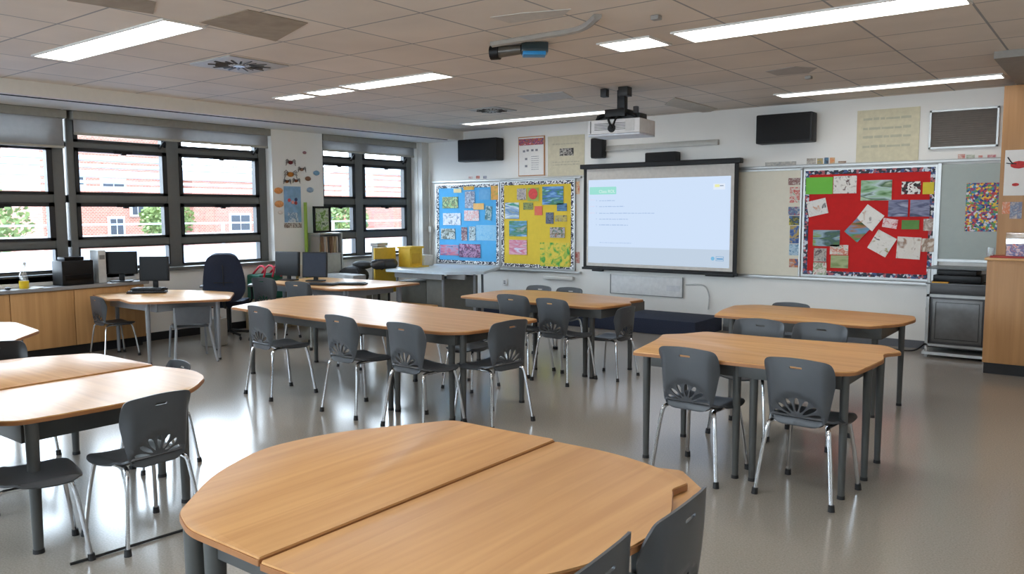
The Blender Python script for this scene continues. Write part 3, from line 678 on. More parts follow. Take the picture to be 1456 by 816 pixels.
# pier decorations
def wsheet(px, lb, m, name='poster', cat='poster', group=None, plane='F', off=.004, th=.003, rot=0, bar=None, parent=None):
    """sheet on a wall from the photo's pixel box (u0,v0,u1,v1)"""
    u0, v0, u1, v1 = px
    if plane == 'F':
        Y = YF-off; vm = (v0+v1)/2; um = (u0+u1)/2
        xa = at(u0, vm, Y=Y).x; xb = at(u1, vm, Y=Y).x; za = at(um, v0, Y=Y).z; zb = at(um, v1, Y=Y).z
        c = Vector(((xa+xb)/2, Y, (za+zb)/2)); d = (xb-xa, th, za-zb)
        mb = MB().box((0, 0, 0), d, 0, 0, 0, 0)
        if rot: mb.xform(Matrix.Rotation(rot, 4, 'Y'))
    else:
        X = XL+off; vm = (v0+v1)/2; um = (u0+u1)/2
        ya = at(u0, vm, X=X).y; yb = at(u1, vm, X=X).y; za = at(um, v0, X=X).z; zb = at(um, v1, X=X).z
        c = Vector((X, (ya+yb)/2, (za+zb)/2)); d = (th, yb-ya, za-zb)
        mb = MB().box((0, 0, 0), d)
        if rot: mb.xform(Matrix.Rotation(rot, 4, 'X'))
    o = mb.build(name, m); o.location = c
    tag(o, lb, cat, group); return o, d
o, d = wsheet((404, 265, 428, 316), 'tall blue poster with pictures on the pier between the windows', mat('poster_blue', (132, 170, 205), .5, 0, .15, 12), plane='L')
for k, (y, z, c) in enumerate([(-.06, .03, (214, 84, 84)), (.0, .0, (226, 150, 140)), (.055, -.01, (150, 60, 60)), (.06, .04, (40, 60, 110))]):
    MB().tube([(.0, y, z+.03), (.006, y, z+.03)], .026, 12).build('picture_spot', mat('spot_%d' % k, c), o)
MB().b2(.001, .004, -.09, .09, -.26, -.12).build('picture', art(301, [(210, 220, 228), (96, 140, 180), (220, 228, 232), (60, 110, 160)], 14), o)
wsheet((404, 317, 429, 324), 'strip of small dark pictures under the tall blue poster', art(302, [(214, 206, 196), (90, 60, 50), (220, 214, 206), (60, 60, 66)], 20), plane='L')
def blob(px, c, lb, name, legs=0):
    u, v, s = px; p = at(u, v, X=XL+.012)
    o = MB().sphere((0, 0, 0), s, (.25, 1, .62)).build(name, mat(name+'_%d%d' % (u, v), c, .6, 0, .2, 30)); o.location = p; tag(o, lb, 'wall decoration', 'paper creatures on the pier')
    for k in range(legs):
        a = -.5+k*1.0/(legs-1) if legs > 1 else 0
        for q in (-1, 1): MB().tube([(0, 0, 0), (.012, q*s*1.4, s*(.5+a)), (.006, q*s*1.9, s*(-.3+a*1.4))], .0045, 5).build('leg', mat('insect_leg', (60, 38, 34), .6), o)
blob((413, 231, .045), (120, 40, 44), 'dark red paper insect, topmost of the row over the blue poster', 'paper_insect', 3)
blob((413, 248, .06), (190, 120, 40), 'orange striped paper insect over the blue poster', 'paper_insect', 3)
blob((408, 258, .035), (150, 92, 44), 'brown paper insect just above the left of the blue poster', 'paper_insect', 3)
blob((421, 257, .035), (140, 76, 40), 'brown paper insect just above the right of the blue poster', 'paper_insect', 3)
blob((429, 241, .038), (146, 110, 90), 'pale brown paper insect right of the striped insect', 'paper_insect', 3)
blob((433, 217, .036), (150, 110, 120), 'small paper creature highest on the pier', 'paper_creature')
blob((438, 254, .055), (140, 100, 74), 'brown paper bird on the pier beside the window', 'paper_creature')
blob((441, 270, .065), (150, 175, 200), 'pale blue paper bird on the pier above the green shelf', 'paper_creature')
blob((450, 246, .06), (120, 160, 190), 'blue paper feather on the pier beside the far window', 'paper_creature')
blob((396, 271, .075), (226, 150, 84), 'upper orange paper figure left of the blue poster', 'paper_creature')
blob((397, 290, .08), (228, 160, 100), 'middle orange paper figure left of the blue poster', 'paper_creature')
blob((399, 302, .045), (222, 214, 208), 'small white paper figure below the orange figures', 'paper_creature')
# tall green edged shelf with folders
r = empty('display_shelf', (-9.5, 7.86, 0), 0, 'tall green edged shelf with folders beside the far window', 'shelf')
MB().b2(-.17, -.12, -.255, -.232, 0, 1.75).build('side_panel', mat('lime_edge', (158, 190, 80), .5), r)
MB().b2(-.16, .14, -.23, -.215, 0, 1.30).build('side_panel', clearm, r)
MB().b2(-.16, .14, .18, .205, 0, 1.30).build('side_panel', alum, r)
for z in (.98, 1.28, .70, .30): MB().b2(-.16, .14, -.21, .18, z, z+.02).build('shelf_board', alum, r)
MB().b2(-.17, -.15, -.21, .18, 0, 1.3).build('back_panel', mat('shelf_back', (196, 200, 196), .5), r)
MB().b2(.10, .13, -.2, .17, .72, .98).build('front_panel', mat('shelf_front', (186, 192, 188), .5), r)
rnd = random.Random(3)
for k in range(11):
    y = 7.86-.19+k*.033; c = rnd.choice([(180, 160, 130), (120, 90, 70), (200, 196, 190), (90, 84, 80), (150, 120, 96), (210, 190, 170)])
    o = MB().box((0, 0, .12), (.20, .016, .235+.02*rnd.random()), 0, 0, rnd.uniform(-.06, .06)).build('folder', mat('folder_%d' % k, c, .6)); o.location = (-9.5, y, 1.003)
    tag(o, 'worn paper folder filed upright in the tall green edged shelf', 'folder', 'folders in the tall shelf')
r = empty('picture_frame', (-9.55, 7.84, 1.302), 0, 'black framed leafy picture on top of the tall shelf', 'picture frame')
f = MB().b2(0, .03, -.17, .15, 0, .03).b2(0, .03, -.17, .15, .36, .39).b2(0, .03, -.17, -.14, 0, .39).b2(0, .03, .12, .15, 0, .39); f.build('frame', blackm, r)
MB().b2(.002, .012, -.15, .13, .02, .37).build('picture', art(303, [(40, 60, 36), (120, 160, 70), (200, 210, 190), (60, 90, 50)], 9), r)
# bags and yellow boards by the far window
r = empty('rucksack', (-9.10, 8.04, 0), 0, 'slumped black and grey rucksack on a stool under the far window', 'bag', s=.86)
MB().b2(-.25, .25, -.2, .2, 0, .60, .04).build('stool', mat('stool_grey', (112, 112, 112), .6), r)
MB().sphere((0, 0, .78), .27, (1.1, .85, .62), 3).sphere((.12, .1, .96), .15, (1.5, .8, .5), 3).build('body', mat('bag_black', (40, 41, 44), .7, 0, .2, 25, .3), r)
MB().tube([(.2, -.1, .9), (.34, -.14, .7), (.22, -.18, .5)], .02, 8, smooth=5).build('strap', rubber, r)
r = empty('easel_board', (-8.58, 8.18, 0), 0, 'tall yellow panel board standing by the far window', 'board')
MB().box((0, 0, .76), (.03, .42, .66), 0, .008).build('panel', mat('yellow_board', (214, 178, 58), .5), r)
MB().box((-.04, 0, .10), (.3, .36, .05), 0, .008).build('base', darkgrey, r); MB().box((-.03, -.1, .28), (.02, .03, .40)).box((-.03, .1, .28), (.02, .03, .40)).build('post', darkgrey, r)
r = empty('rolled_mat', (-8.46, 8.02, .86), 0, 'glossy black rolled bag in front of the yellow panel', 'bag')
MB().tube([(.02, -.16, 0), (.03, -.13, .005), (.04, .13, 0), (.03, .17, 0)], .075, 16, smooth=3).build('roll', mat('black_vinyl', (52, 54, 58), .25), r)
MB().tube([(.035, -.06, 0), (.035, -.05, 0)], .079, 16).build('strap', rubber, r)
# trolley table
r = empty('trolley_table', (-7.9, 8.4, 0), 0, 'white topped table in the corner below the blue notice board', 'table'); T = Matrix.Translation(-r.location)
TP = [at(u, v, Z=.80) for u, v in ((556, 385), (600, 388), (655, 386), (664, 379), (590, 376))]
TP = [(-8.32, 7.92), (-7.2, 7.98), (-6.85, 8.35), (-7.35, 9.35), (-8.5, 9.2)]
MB().prism(rp(TP, .05), .765, .80, .006).xform(T).build('tabletop', mat('pale_blue_top', (196, 212, 224), .3), r)
MB().b2(-8.2, -7.3, 8.0, 8.03, .69, .765).b2(-7.3, -6.98, 8.1, 8.13, .70, .765).xform(T).build('apron', midgrey, r)
for x, y in ((-7.35, 8.08), (-7.02, 8.35), (-7.5, 9.1), (-8.25, 8.1)):
    MB().tube([(x, y, .765), (x, y, 0)], .018, 10).xform(T).build('leg', paleleg, r)
tag(MB().b2(-7.72, -7.42, 8.14, 8.9, .005, .69, .01).build('storage_bin', mat('bin_grey', (116, 116, 110), .6)), 'large grey storage bin under the white topped corner table', 'bin')
tag(MB().b2(-8.35, -7.78, 8.2, 8.9, .0, .62, .01).build('storage_bin', mat('bin_olive', (92, 92, 84), .6)), 'dark olive storage bin under the corner table, behind the yellow board', 'bin')
tag(MB().b2(-8.2, -7.3, 7.72, 7.92, .0, .36, .01).build('low_bench', oakX), 'low oak bench under the edge of the corner table', 'bench')
r = empty('yellow_box', (-8.38, 8.52, .80), 0, 'yellow open fronted cardboard box on the corner table', 'box')
MB().b2(-.13, .10, -.13, .13, 0, .27, .006).build('body', mat('yellow_card', (220, 184, 60), .55), r)
MB().b2(-.15, .13, -.145, .145, .27, .30, .004).build('lid', mat('yellow_card', (0, 0, 0)), r)
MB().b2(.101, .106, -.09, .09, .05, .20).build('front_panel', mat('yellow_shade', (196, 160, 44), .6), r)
MB().b2(.10, .22, -.13, .15, .002, .016).build('flap', mat('yellow_card', (0, 0, 0)), r)
tag(MB().b2(-8.50, -8.32, 8.74, 8.94, .802, .96, .01).build('white_box', mat('box_white', (206, 206, 202), .5)), 'small white box behind the yellow box on the corner table', 'box')
for k in range(4):
    o = MB().box((0, 0, .006), (.14, .24, .011), rnd.uniform(-.2, .2)).build('paper_stack', mat('stack_%d' % (k % 2), (222, 222, 220) if k % 2 else (150, 150, 156), .6)); o.location = (-8.84, 8.32, 1.10+k*.0125)
    tag(o, 'flat folder in the pile on the white cupboard by the far window', 'folder', 'folders piled by the far window')
tag(MB().b2(-8.90, -8.775, 8.22, 8.42, 0, 1.098, .01).build('narrow_cupboard', mat('cupboard_white', (190, 192, 192), .5)), 'narrow pale cupboard between the yellow panel and the far window', 'cupboard')
tag(MB().tube([(XL+.16, 10.19, .6), (XL+.16, 10.19, 2.3)], .012, 8).b2(XL+.13, XL+.19, 10.17, YF, 1.26, 1.36).build('wall_conduit', whitem), 'thin white conduit down the corner beside the blue notice board', 'conduit')
# ------------------------------------------------------------------ step platform
tag(MB().b2(-8.6, -4.27, 9.40, YF-.002, 0.002, .20, .01).build('stage_platform', blueblack), 'low dark navy carpeted platform below the projection screen', 'platform')
# ------------------------------------------------------------------ notice boards
def voro(name, pal, scale):
    return art(name, pal, scale, 'cells')
def board(x0, x1, z0, z1, cm, bm, lb, th=.03, bw=.05):
    r = empty('notice_board', ((x0+x1)/2, YF, (z0+z1)/2), 0, lb, 'notice board'); T = Matrix.Translation(-r.location)
    MB().b2(x0, x1, YF-th+.004, YF-.002, z0, z1).xform(T).build('panel', cm, r)
    b = MB(); n = 0
    y0, y1 = YF-th-.001, YF-th+.004
    b.b2(x0, x1, y0, y1, z1-bw, z1).b2(x0, x1, y0, y1, z0, z0+bw).b2(x0, x0+bw, y0, y1, z0+bw, z1-bw).b2(x1-bw, x1, y0, y1, z0+bw, z1-bw)
    b.xform(T).build('patterned_border', bm, r)
    f = MB(); t = .022; y0, y1 = YF-th-.006, YF-.001
    f.b2(x0-t, x1+t, y0, y1, z1, z1+t).b2(x0-t, x1+t, y0, y1, z0-t, z0).b2(x0-t, x0, y0, y1, z0, z1).b2(x1, x1+t, y0, y1, z0, z1)
    f.xform(T).build('frame', alum, r)
    return r
bwb = voro(501, [(235, 235, 235), (30, 30, 50), (240, 240, 240), (60, 60, 90), (20, 20, 30)], 38)
board(-9.42, -8.07, .74, 2.05, mat('blue_felt', (84, 176, 232), .8, 0, .03), bwb, 'bright blue notice board nearest the windows')
board(-8.01, -6.63, .73, 2.07, mat('yellow_felt', (228, 198, 62), .8, 0, .03), bwb, 'yellow notice board left of the projection screen')
board(-3.21, -1.76, .81, 2.09, mat('red_felt', (200, 20, 20), .8, 0, .05), voro(502, [(30, 34, 60), (200, 205, 215), (40, 40, 50), (170, 90, 100), (60, 80, 130)], 22), 'big red notice board covered in pinned drawings')
PB = YF-.034; GB = 'papers on the blue notice board'; GY = 'pictures on the yellow notice board'; GR = 'papers pinned on the red notice board'
k = [0]
def pin(px, lb, pal, group, scale=12., kind='noise', rot=0, off=.0335):
    k[0] += 1
    return wsheet(px, lb, art(k[0], pal, scale, kind), 'pinned_picture', 'picture', group, 'F', off, .003, rot)
gw = [(240, 240, 236), (214, 220, 226), (90, 90, 96), (236, 236, 230)]
pin((645, 268, 656, 274), 'small cream note at the top of the blue board', [(230, 215, 160), (222, 206, 150)], GB)
pin((659, 265, 674, 270), 'narrow orange-yellow strip at the top of the blue board', [(230, 180, 50), (214, 160, 30)], GB)
pin((629, 280, 651, 296), 'green painting high at the left of the blue board', [(120, 180, 110), (190, 210, 150), (60, 110, 80), (220, 200, 130)], GB)
pin((661, 272, 675, 296), 'tall photo of people near the top middle of the blue board', [(40, 44, 70), (200, 210, 225), (80, 90, 130), (230, 235, 240)], GB, 20)
pin((681, 269, 697, 284), 'blue on blue drawing right of the tall photo', [(84, 160, 215), (110, 180, 225)], GB)
pin((698, 264, 709, 284), 'orange note in the upper right corner of the blue board', [(232, 176, 80), (222, 160, 60), (130, 170, 60)], GB)
pin((673, 289, 688, 298), 'orange sticky label in the middle of the blue board', [(232, 178, 90), (240, 196, 120)], GB, off=.0375)
pin((630, 303, 655, 320), 'pale picture of white shapes, third row on the blue board', [(120, 150, 190), (240, 240, 245), (200, 215, 230), (90, 100, 120)], GB)
pin((660, 299, 681, 314), 'white scribbled drawing in the centre of the blue board', [(240, 235, 232), (220, 150, 150), (235, 235, 235), (120, 130, 140)], GB, 26)
pin((690, 293, 699, 313), 'dark leaning picture at the right of the blue board', [(40, 70, 70), (100, 150, 160), (220, 230, 230)], GB, 16, rot=.12)
pin((627, 325, 647, 340), 'dark photo at the left of the blue board, fourth row', [(30, 32, 36), (120, 130, 120), (210, 220, 220), (50, 40, 50)], GB)
pin((656, 323, 664, 342), 'thin patterned strip, left one of the slim pair', [(200, 215, 225), (140, 90, 90), (60, 80, 110)], GB, 24)
pin((667, 322, 676, 342), 'thin dark strip, right one of the slim pair', [(40, 60, 70), (200, 220, 225), (60, 70, 90)], GB, 24)
pin((677, 320, 706, 342), 'faint blue drawing low at the right of the blue board', [(96, 178, 228), (150, 205, 235), (110, 185, 230)], GB, 20)
pin((626, 348, 652, 363), 'reddish city photo at the bottom left of the blue board', [(90, 110, 170), (210, 110, 130), (150, 160, 200), (70, 60, 110)], GB, 16, 'bands')
pin((653, 347, 683, 366), 'purple photo at the bottom middle of the blue board', [(110, 90, 140), (200, 150, 190), (60, 50, 90), (170, 60, 110)], GB, 18)
# yellow board
pin((735, 268, 748, 284), 'dark photo of standing people at the top of the yellow board', [(50, 34, 60), (200, 190, 180), (70, 60, 100)], GY, 22)
o, d = pin((750, 267, 766, 286), 'green sheet with a big red flower at the top of the yellow board', [(170, 180, 70), (150, 170, 80)], GY)
MB().tube([(0, -.002, .01), (0, -.008, .01)], .085, 18).build('red_flower', mat('flower_red', (222, 70, 66), .6, 0, .15, 40), o)
pin((771, 265, 801, 291), 'large blue island painting at the top right of the yellow board', [(90, 150, 205), (130, 185, 225), (70, 120, 190), (60, 130, 80), (150, 205, 235)], GY, 10, 'bands')
pin((718, 288, 738, 311), 'picture of a green tent roof at the left of the yellow board', [(40, 150, 120), (220, 230, 235), (90, 140, 190), (200, 190, 110)], GY, 8, 'bands')
pin((744, 288, 758, 298), 'small dark green photo in the middle of the yellow board', [(60, 80, 50), (150, 160, 90), (40, 50, 40)], GY, 22)
o, d = pin((760, 293, 771, 306), 'small orange flower cut-out in the middle of the yellow board', [(220, 120, 80), (230, 90, 70)], GY, 22)
pin((792, 289, 806, 300), 'dark blue sea picture right of the centre of the yellow board', [(30, 60, 110), (90, 140, 180), (40, 50, 80)], GY, 14, 'bands')
pin((776, 302, 787, 318), 'black photo right of centre of the yellow board', [(26, 28, 36), (110, 120, 140), (30, 34, 50)], GY, 20)
pin((789, 306, 806, 315), 'grey and gold small picture at the right of the yellow board', [(110, 120, 130), (200, 180, 90), (70, 70, 80)], GY, 18)
pin((724, 314, 749, 336), 'landscape with green trees at the left of the yellow board', [(200, 190, 220), (60, 130, 70), (100, 160, 210), (210, 225, 240)], GY, 9, 'bands')
pin((782, 323, 803, 338), 'village street picture at the right of the yellow board', [(80, 120, 130), (210, 190, 190), (60, 110, 80), (190, 120, 110)], GY, 18)
pin((724, 341, 749, 362), 'pink house picture low at the left of the yellow board', [(60, 140, 120), (230, 180, 195), (210, 110, 140), (220, 220, 240)], GY, 10, 'bands')
pin((768, 345, 810, 379), 'green and yellow meadow painting at the bottom right of the yellow board', [(60, 150, 50), (120, 180, 60), (222, 200, 60), (228, 206, 70), (90, 160, 50)], GY, 9)
# red board
pin((1146, 252, 1184, 276), 'plain bright green sheet at the top left of the red board', [(112, 196, 60), (104, 186, 52)], GR, 3)
pin((1185, 250, 1218, 275), 'white sheet of ink sketches beside the bright green sheet', [(90, 60, 60), (232, 230, 224), (230, 226, 220), (226, 222, 214), (110, 90, 90)], GR, 16)
pin((1224, 256, 1268, 285), 'large green pond painting near the top of the red board', [(70, 120, 60), (150, 190, 150), (190, 210, 215), (60, 100, 60), (180, 200, 170)], GR, 8, 'bands')
pin((1282, 258, 1309, 276), 'black and white speckled print at the top of the red board', [(30, 26, 30), (220, 220, 215), (90, 30, 40), (235, 235, 230)], GR, 20, 'cells')
pin((1312, 259, 1328, 276), 'bright yellow card at the top right of the red board', [(224, 206, 40), (212, 190, 30)], GR, 5)
pin((1148, 284, 1176, 306), 'tilted white sheet with dark blots at the left of the red board', [(60, 60, 70), (228, 226, 222), (232, 230, 226), (222, 220, 216), (210, 160, 130)], GR, 13, rot=-.22)
pin((1263, 284, 1291, 308), 'left one of two slate blue wave pictures on the red board', [(60, 66, 96), (130, 136, 166), (80, 86, 120), (160, 165, 190)], GR, 9, 'bands')
pin((1294, 284, 1322, 308), 'right one of two slate blue wave pictures on the red board', [(56, 62, 92), (136, 140, 170), (76, 82, 116), (150, 156, 184)], GR, 9, 'bands')
pin((1222, 296, 1252, 323), 'white sheet turned on its corner in the centre of the red board', [(90, 70, 60), (232, 228, 222), (236, 232, 226), (226, 222, 214), (190, 120, 80)], GR, 9, rot=.62)
pin((1206, 315, 1231, 340), 'colourful diamond-turned landscape picture on the red board', [(60, 90, 50), (170, 110, 50), (110, 150, 190), (80, 140, 60), (190, 60, 80)], GR, 8, 'bands', rot=.72, off=.037)
pin((1239, 331, 1269, 361), 'white sheet with a framed sketch, tilted, low centre of the red board', [(80, 80, 80), (226, 222, 214), (230, 226, 220), (220, 216, 206), (150, 140, 70)], GR, 8, rot=.5)
pin((1255, 311, 1276, 324), 'crumpled pink and white scrap on the red board', [(220, 110, 120), (236, 220, 220), (200, 60, 70)], GR, 18, rot=.15)
pin((1282, 313, 1307, 326), 'small dark green card on the red board', [(76, 130, 48), (90, 142, 60)], GR, 5)
pin((1313, 311, 1329, 328), 'faded white photo at the right edge of the red board', [(216, 206, 196), (150, 130, 120), (226, 220, 212)], GR, 14)
pin((1275, 337, 1309, 368), 'large pale pencil drawing at the lower right of the red board', [(228, 222, 214), (222, 214, 204), (226, 220, 212), (160, 130, 110)], GR, 8, rot=.04)
pin((1310, 339, 1328, 358), 'torn cream sketch right of the large pencil drawing', [(224, 214, 200), (150, 120, 100), (228, 220, 208)], GR, 12, off=.037)
pin((1156, 327, 1194, 350), 'green forest lake painting low at the left of the red board', [(90, 130, 60), (60, 90, 90), (150, 175, 190), (130, 160, 70), (110, 70, 50)], GR, 8, 'bands')
pin((1157, 353, 1175, 372), 'dark printed card below the forest lake painting', [(70, 50, 60), (190, 180, 170), (60, 90, 100)], GR, 16)
pin((1156, 373, 1175, 391), 'pale printed card at the bottom left corner of the red board', [(222, 216, 206), (130, 150, 110), (228, 222, 214), (180, 120, 110)], GR, 16)
pin((1180, 348, 1206, 362), 'white card with orange marks below the forest lake painting', [(230, 224, 214), (206, 110, 80), (226, 222, 216), (120, 150, 100)], GR, 14)
pin((1181, 363, 1206, 381), 'small green field picture near the bottom of the red board', [(120, 140, 80), (170, 180, 130), (90, 110, 70)], GR, 9, 'bands')
# rails and white panels
tag(MB().b2(-9.50, -6.50, YF-.05, YF-.002, 2.095, 2.125, .004).build('board_rail', alum), 'aluminium rail above the blue and yellow notice boards', 'rail', 'board rails')
tag(MB().b2(-9.50, -6.50, YF-.07, YF-.002, .665, .70, .004).build('board_rail', alum), 'aluminium ledge below the blue and yellow notice boards', 'rail', 'board rails')
tag(MB().b2(-4.15, -1.08, YF-.05, YF-.002, 2.135, 2.17, .004).build('board_rail', alum), 'aluminium rail above the red notice board', 'rail', 'board rails')
tag(MB().b2(-4.15, -1.72, YF-.08, YF-.002, .735, .775, .004).build('board_rail', alum), 'aluminium ledge below the red notice board', 'rail', 'board rails')
r = empty('whiteboard', (-3.68, YF, 1.45), 0, 'bare cream whiteboard between the projection screen and the red board', 'whiteboard')
MB().b2(-.50, .43, -.03, -.002, -.67, .665).build('panel', creamm, r)
MB().b2(.412, .432, -.04, -.002, -.67, .67).b2(-.5, .43, -.04, -.002, .655, .675).build('frame', alum, r)
r = empty('glass_board', (-1.42, YF, 1.55), 0, 'plain grey-green board between the red board and the oak panel', 'whiteboard')
MB().b2(-.29, .31, -.03, -.002, -.50, .56).build('panel', mat('grey_green_board', (150, 160, 154), .35, 0, .02), r)
MB().b2(-.315, -.28, -.045, -.002, -.72, .58).b2(-.29, .31, -.04, -.002, -.53, -.50).build('frame', alum, r)
pin((1373, 260, 1419, 329), 'long collage of bright paintings on the grey-green board', [(40, 60, 130), (200, 80, 60), (230, 190, 60), (60, 130, 170), (150, 60, 110), (90, 150, 90), (210, 210, 220)], None, 30, 'cells')
# strip of pictures on whiteboard edge
SP = 'little pictures in the column beside the red board'
pin((1121, 253, 1138, 263), 'small branch sketch at the top of the narrow picture column', [(214, 206, 196), (120, 60, 60), (218, 210, 200)], SP, 24)
pin((1123, 266, 1137, 288), 'red and green doodle in the narrow picture column', [(220, 214, 202), (200, 60, 56), (222, 216, 206), (70, 140, 100)], SP, 16)
pin((1121, 294, 1138, 306), 'red and blue picture in the narrow picture column', [(190, 60, 50), (60, 110, 150), (210, 190, 180)], SP, 16)
pin((1122, 307, 1138, 320), 'yellow and black picture in the narrow picture column', [(200, 190, 60), (50, 60, 50), (80, 120, 170)], SP, 16)
pin((1123, 321, 1138, 346), 'tall dark blue painting in the narrow picture column', [(36, 60, 120), (60, 100, 160), (190, 160, 60), (30, 50, 100)], SP, 12)
pin((1122, 347, 1138, 363), 'sea blue sketch in the narrow picture column', [(60, 110, 150), (180, 205, 220), (70, 120, 160)], SP, 20)
pin((1122, 368, 1138, 380), 'lowest picture of the narrow column, blue and orange', [(50, 90, 140), (200, 120, 70), (190, 190, 190)], SP, 18)
# things right of yellow board
SQ = 'paper scraps between the yellow board and the screen'
pin((812, 258, 824, 276), 'orange paper scrap at the upper right corner of the yellow board', [(226, 150, 70), (240, 220, 190), (210, 90, 50)], SQ, 16, off=.006)
pin((813, 290, 819, 306), 'yellow-orange tag beside the yellow board', [(236, 180, 50), (226, 150, 40)], SQ, 16, off=.006)
pin((816, 358, 824, 374), 'red tag low beside the yellow board', [(190, 60, 50), (220, 200, 190)], SQ, 20, off=.006)
# strip cutouts above boards
def cutrow(us, lb, group):
    for (u0, v0, u1, v1, c), l in zip(us, lb): pin((u0, v0, u1, v1), l, c, group, 22, off=.006)
cutrow([(666, 251, 672, 254, [(190, 120, 110), (226, 220, 214)]), (677, 250, 682, 254, [(170, 60, 50), (220, 150, 130)]), (687, 250, 692, 254, [(60, 60, 90), (190, 190, 200)]),
 (790, 243, 801, 249, [(200, 80, 60), (232, 210, 200)]), (803, 243, 811, 249, [(90, 100, 120), (210, 214, 214)]), (812, 243, 822, 248, [(150, 170, 160), (216, 216, 208)])],
 ['faint pink sticker on the wall above the blue board', 'red sticker on the wall above the blue board', 'dark sticker on the wall above the blue board', 'red curled cut-out above the yellow board', 'dark printed cut-out above the yellow board', 'pale green printed cut-out above the yellow board'], 'cut-outs above the left notice boards')
cutrow([(1147, 225, 1160, 233, [(210, 206, 196), (150, 140, 130)]), (1162, 225, 1170, 233, [(222, 180, 60), (60, 130, 160)]), (1172, 224, 1178, 233, [(60, 60, 70), (90, 140, 170)]), (1180, 224, 1187, 233, [(226, 130, 60), (220, 200, 160)]),
 (1192, 229, 1203, 232, [(190, 170, 150), (120, 90, 80)]), (1255, 224, 1272, 229, [(150, 170, 190), (220, 190, 120)]), (1362, 219, 1372, 226, [(190, 70, 60), (226, 210, 200)]), (1374, 220, 1386, 226, [(110, 140, 100), (220, 220, 210)]),
 (1391, 221, 1397, 224, [(200, 90, 70), (220, 180, 170)]), (1404, 220, 1416, 225, [(170, 50, 60), (226, 190, 190)]), (1088, 230, 1132, 236, [(206, 202, 192), (150, 150, 150)])],
 ['pale letter cut-out over the left corner of the red board', 'yellow and blue cut-out over the red board', 'black and blue cut-out over the red board', 'orange cut-out over the red board', 'thin brown cut-out over the red board', 'blue cut-out under the cream wall chart', 'red plane cut-out under the metal louvre', 'green cut-out under the metal louvre', 'tiny red cut-out under the metal louvre', 'crimson cut-out under the metal louvre near the oak panel', 'row of grey letters printed above the bare whiteboard'], 'cut-outs above the right boards')
# calendar
r = empty('calendar', (-7.42, YF, 2.46), 0, 'framed white calendar with a colourful picture header', 'calendar')
MB().b2(-.255, .245, -.02, -.002, -.305, .305).build('frame', mat('thin_oak_frame', (190, 140, 100), .5), r)
MB().b2(-.24, .23, -.024, -.019, -.29, .29).build('sheet', paper, r)
MB().b2(-.24, .23, -.027, -.023, .17, .27).build('header_picture', art(310, [(60, 40, 40), (220, 120, 60), (40, 80, 130), (210, 60, 60), (200, 210, 220)], 22), r)
rr = random.Random(5)
for (x, z) in ((-.14, .08), (-.07, .09), (.02, .09), (.10, .09), (-.10, -.04), (-.10, -.15)): MB().b2(x-.022, x+.022, -.0265, -.024, z-.016, z+.016).build('printed_picture', mat('ink_grey', (130, 132, 140), .7), r)
for i in range(7):
    m = MB(); scribble(m, .0, .14, -.01-.033*i, .010, -.0245, rr); m.build('text_line', mat('ink_grey', (130, 132, 140), .7), r)
# cream charts
r = empty('wall_chart', (-6.79, YF, 2.44), 0, 'large cream wall chart with a small black photo strip', 'wall chart')
MB().b2(-.33, .33, -.008, -.002, -.30, .30).build('sheet', mat('chart_cream', (206, 198, 172), .6), r)
MB().b2(-.11, .14, -.011, -.007, -.0, .11).build('photo_strip', art(311, [(24, 22, 22), (60, 56, 54), (190, 184, 176), (30, 28, 28)], 24), r)
m = MB(); rr = random.Random(8)
for z in (.17, -.1, -.14):
    m = MB(); scribble(m, -.24, .24, z, .022, -.0085, rr); m.build('text_line', mat('chart_faint', (184, 178, 156), .7), r)
r = empty('wall_chart', (-2.29, YF, 2.47), 0, 'large yellowish wall chart with four lines of faint writing', 'wall chart')
MB().b2(-.34, .34, -.008, -.002, -.31, .31).build('sheet', mat('chart_yellow', (214, 207, 178), .6), r)
m = MB(); rr = random.Random(9)
for z in (.19, .08, -.02, -.13):
    m = MB(); scribble(m, -.27, .25, z, .04, -.0085, rr, gap=.2); m.build('text_line', mat('chart_faint2', (190, 188, 164), .7), r)
# speakers on the wall
def speaker(px, lb, dep=.2, tilt=0):
    u0, v0, u1, v1 = px; Y = YF-.02-dep
    a = at(u0, (v0+v1)/2, Y=Y); b = at(u1, (v0+v1)/2, Y=Y); c = at((u0+u1)/2, v0, Y=Y); d = at((u0+u1)/2, v1, Y=Y)
    w, h = b.x-a.x, c.z-d.z
    r = empty('wall_speaker', ((a.x+b.x)/2, YF, (c.z+d.z)/2), 0, lb, 'speaker', 'black wall speakers')
    MB().box((0, -.03-dep/2, 0), (w, dep, h), 0, .02).build('cabinet', blackm, r)
    MB().box((0, -.03-dep, 0), (w*.93, .012, h*.86), 0, .004).build('grille', mat('grille_black', (16, 16, 18), .8, 0, .3, 150), r)
    MB().b2(-.06, .06, -.035, -.002, -.06, .06).build('bracket', darkgrey, r)
speaker((651, 197, 706, 229), 'wide black wall speaker above the blue notice board')
speaker((1075, 161, 1155, 203), 'wide black wall speaker above the bare whiteboard')
speaker((840, 196, 857, 225), 'narrow upright black speaker beside the projector', .12)
speaker((917, 216, 961, 233), 'flat black speaker resting above the projection screen', .16)
# long metal strip above screen
tag(MB().b2(-6.12, -4.36, YF-.05, YF-.002, 2.475, 2.545, .004).b2(-6.12, -4.36, YF-.06, YF-.04, 2.47, 2.48).build('wall_trunking', mat('trunking_grey', (170, 168, 162), .4, .2)), 'long grey metal trunking on the wall above the projection screen', 'trunking')
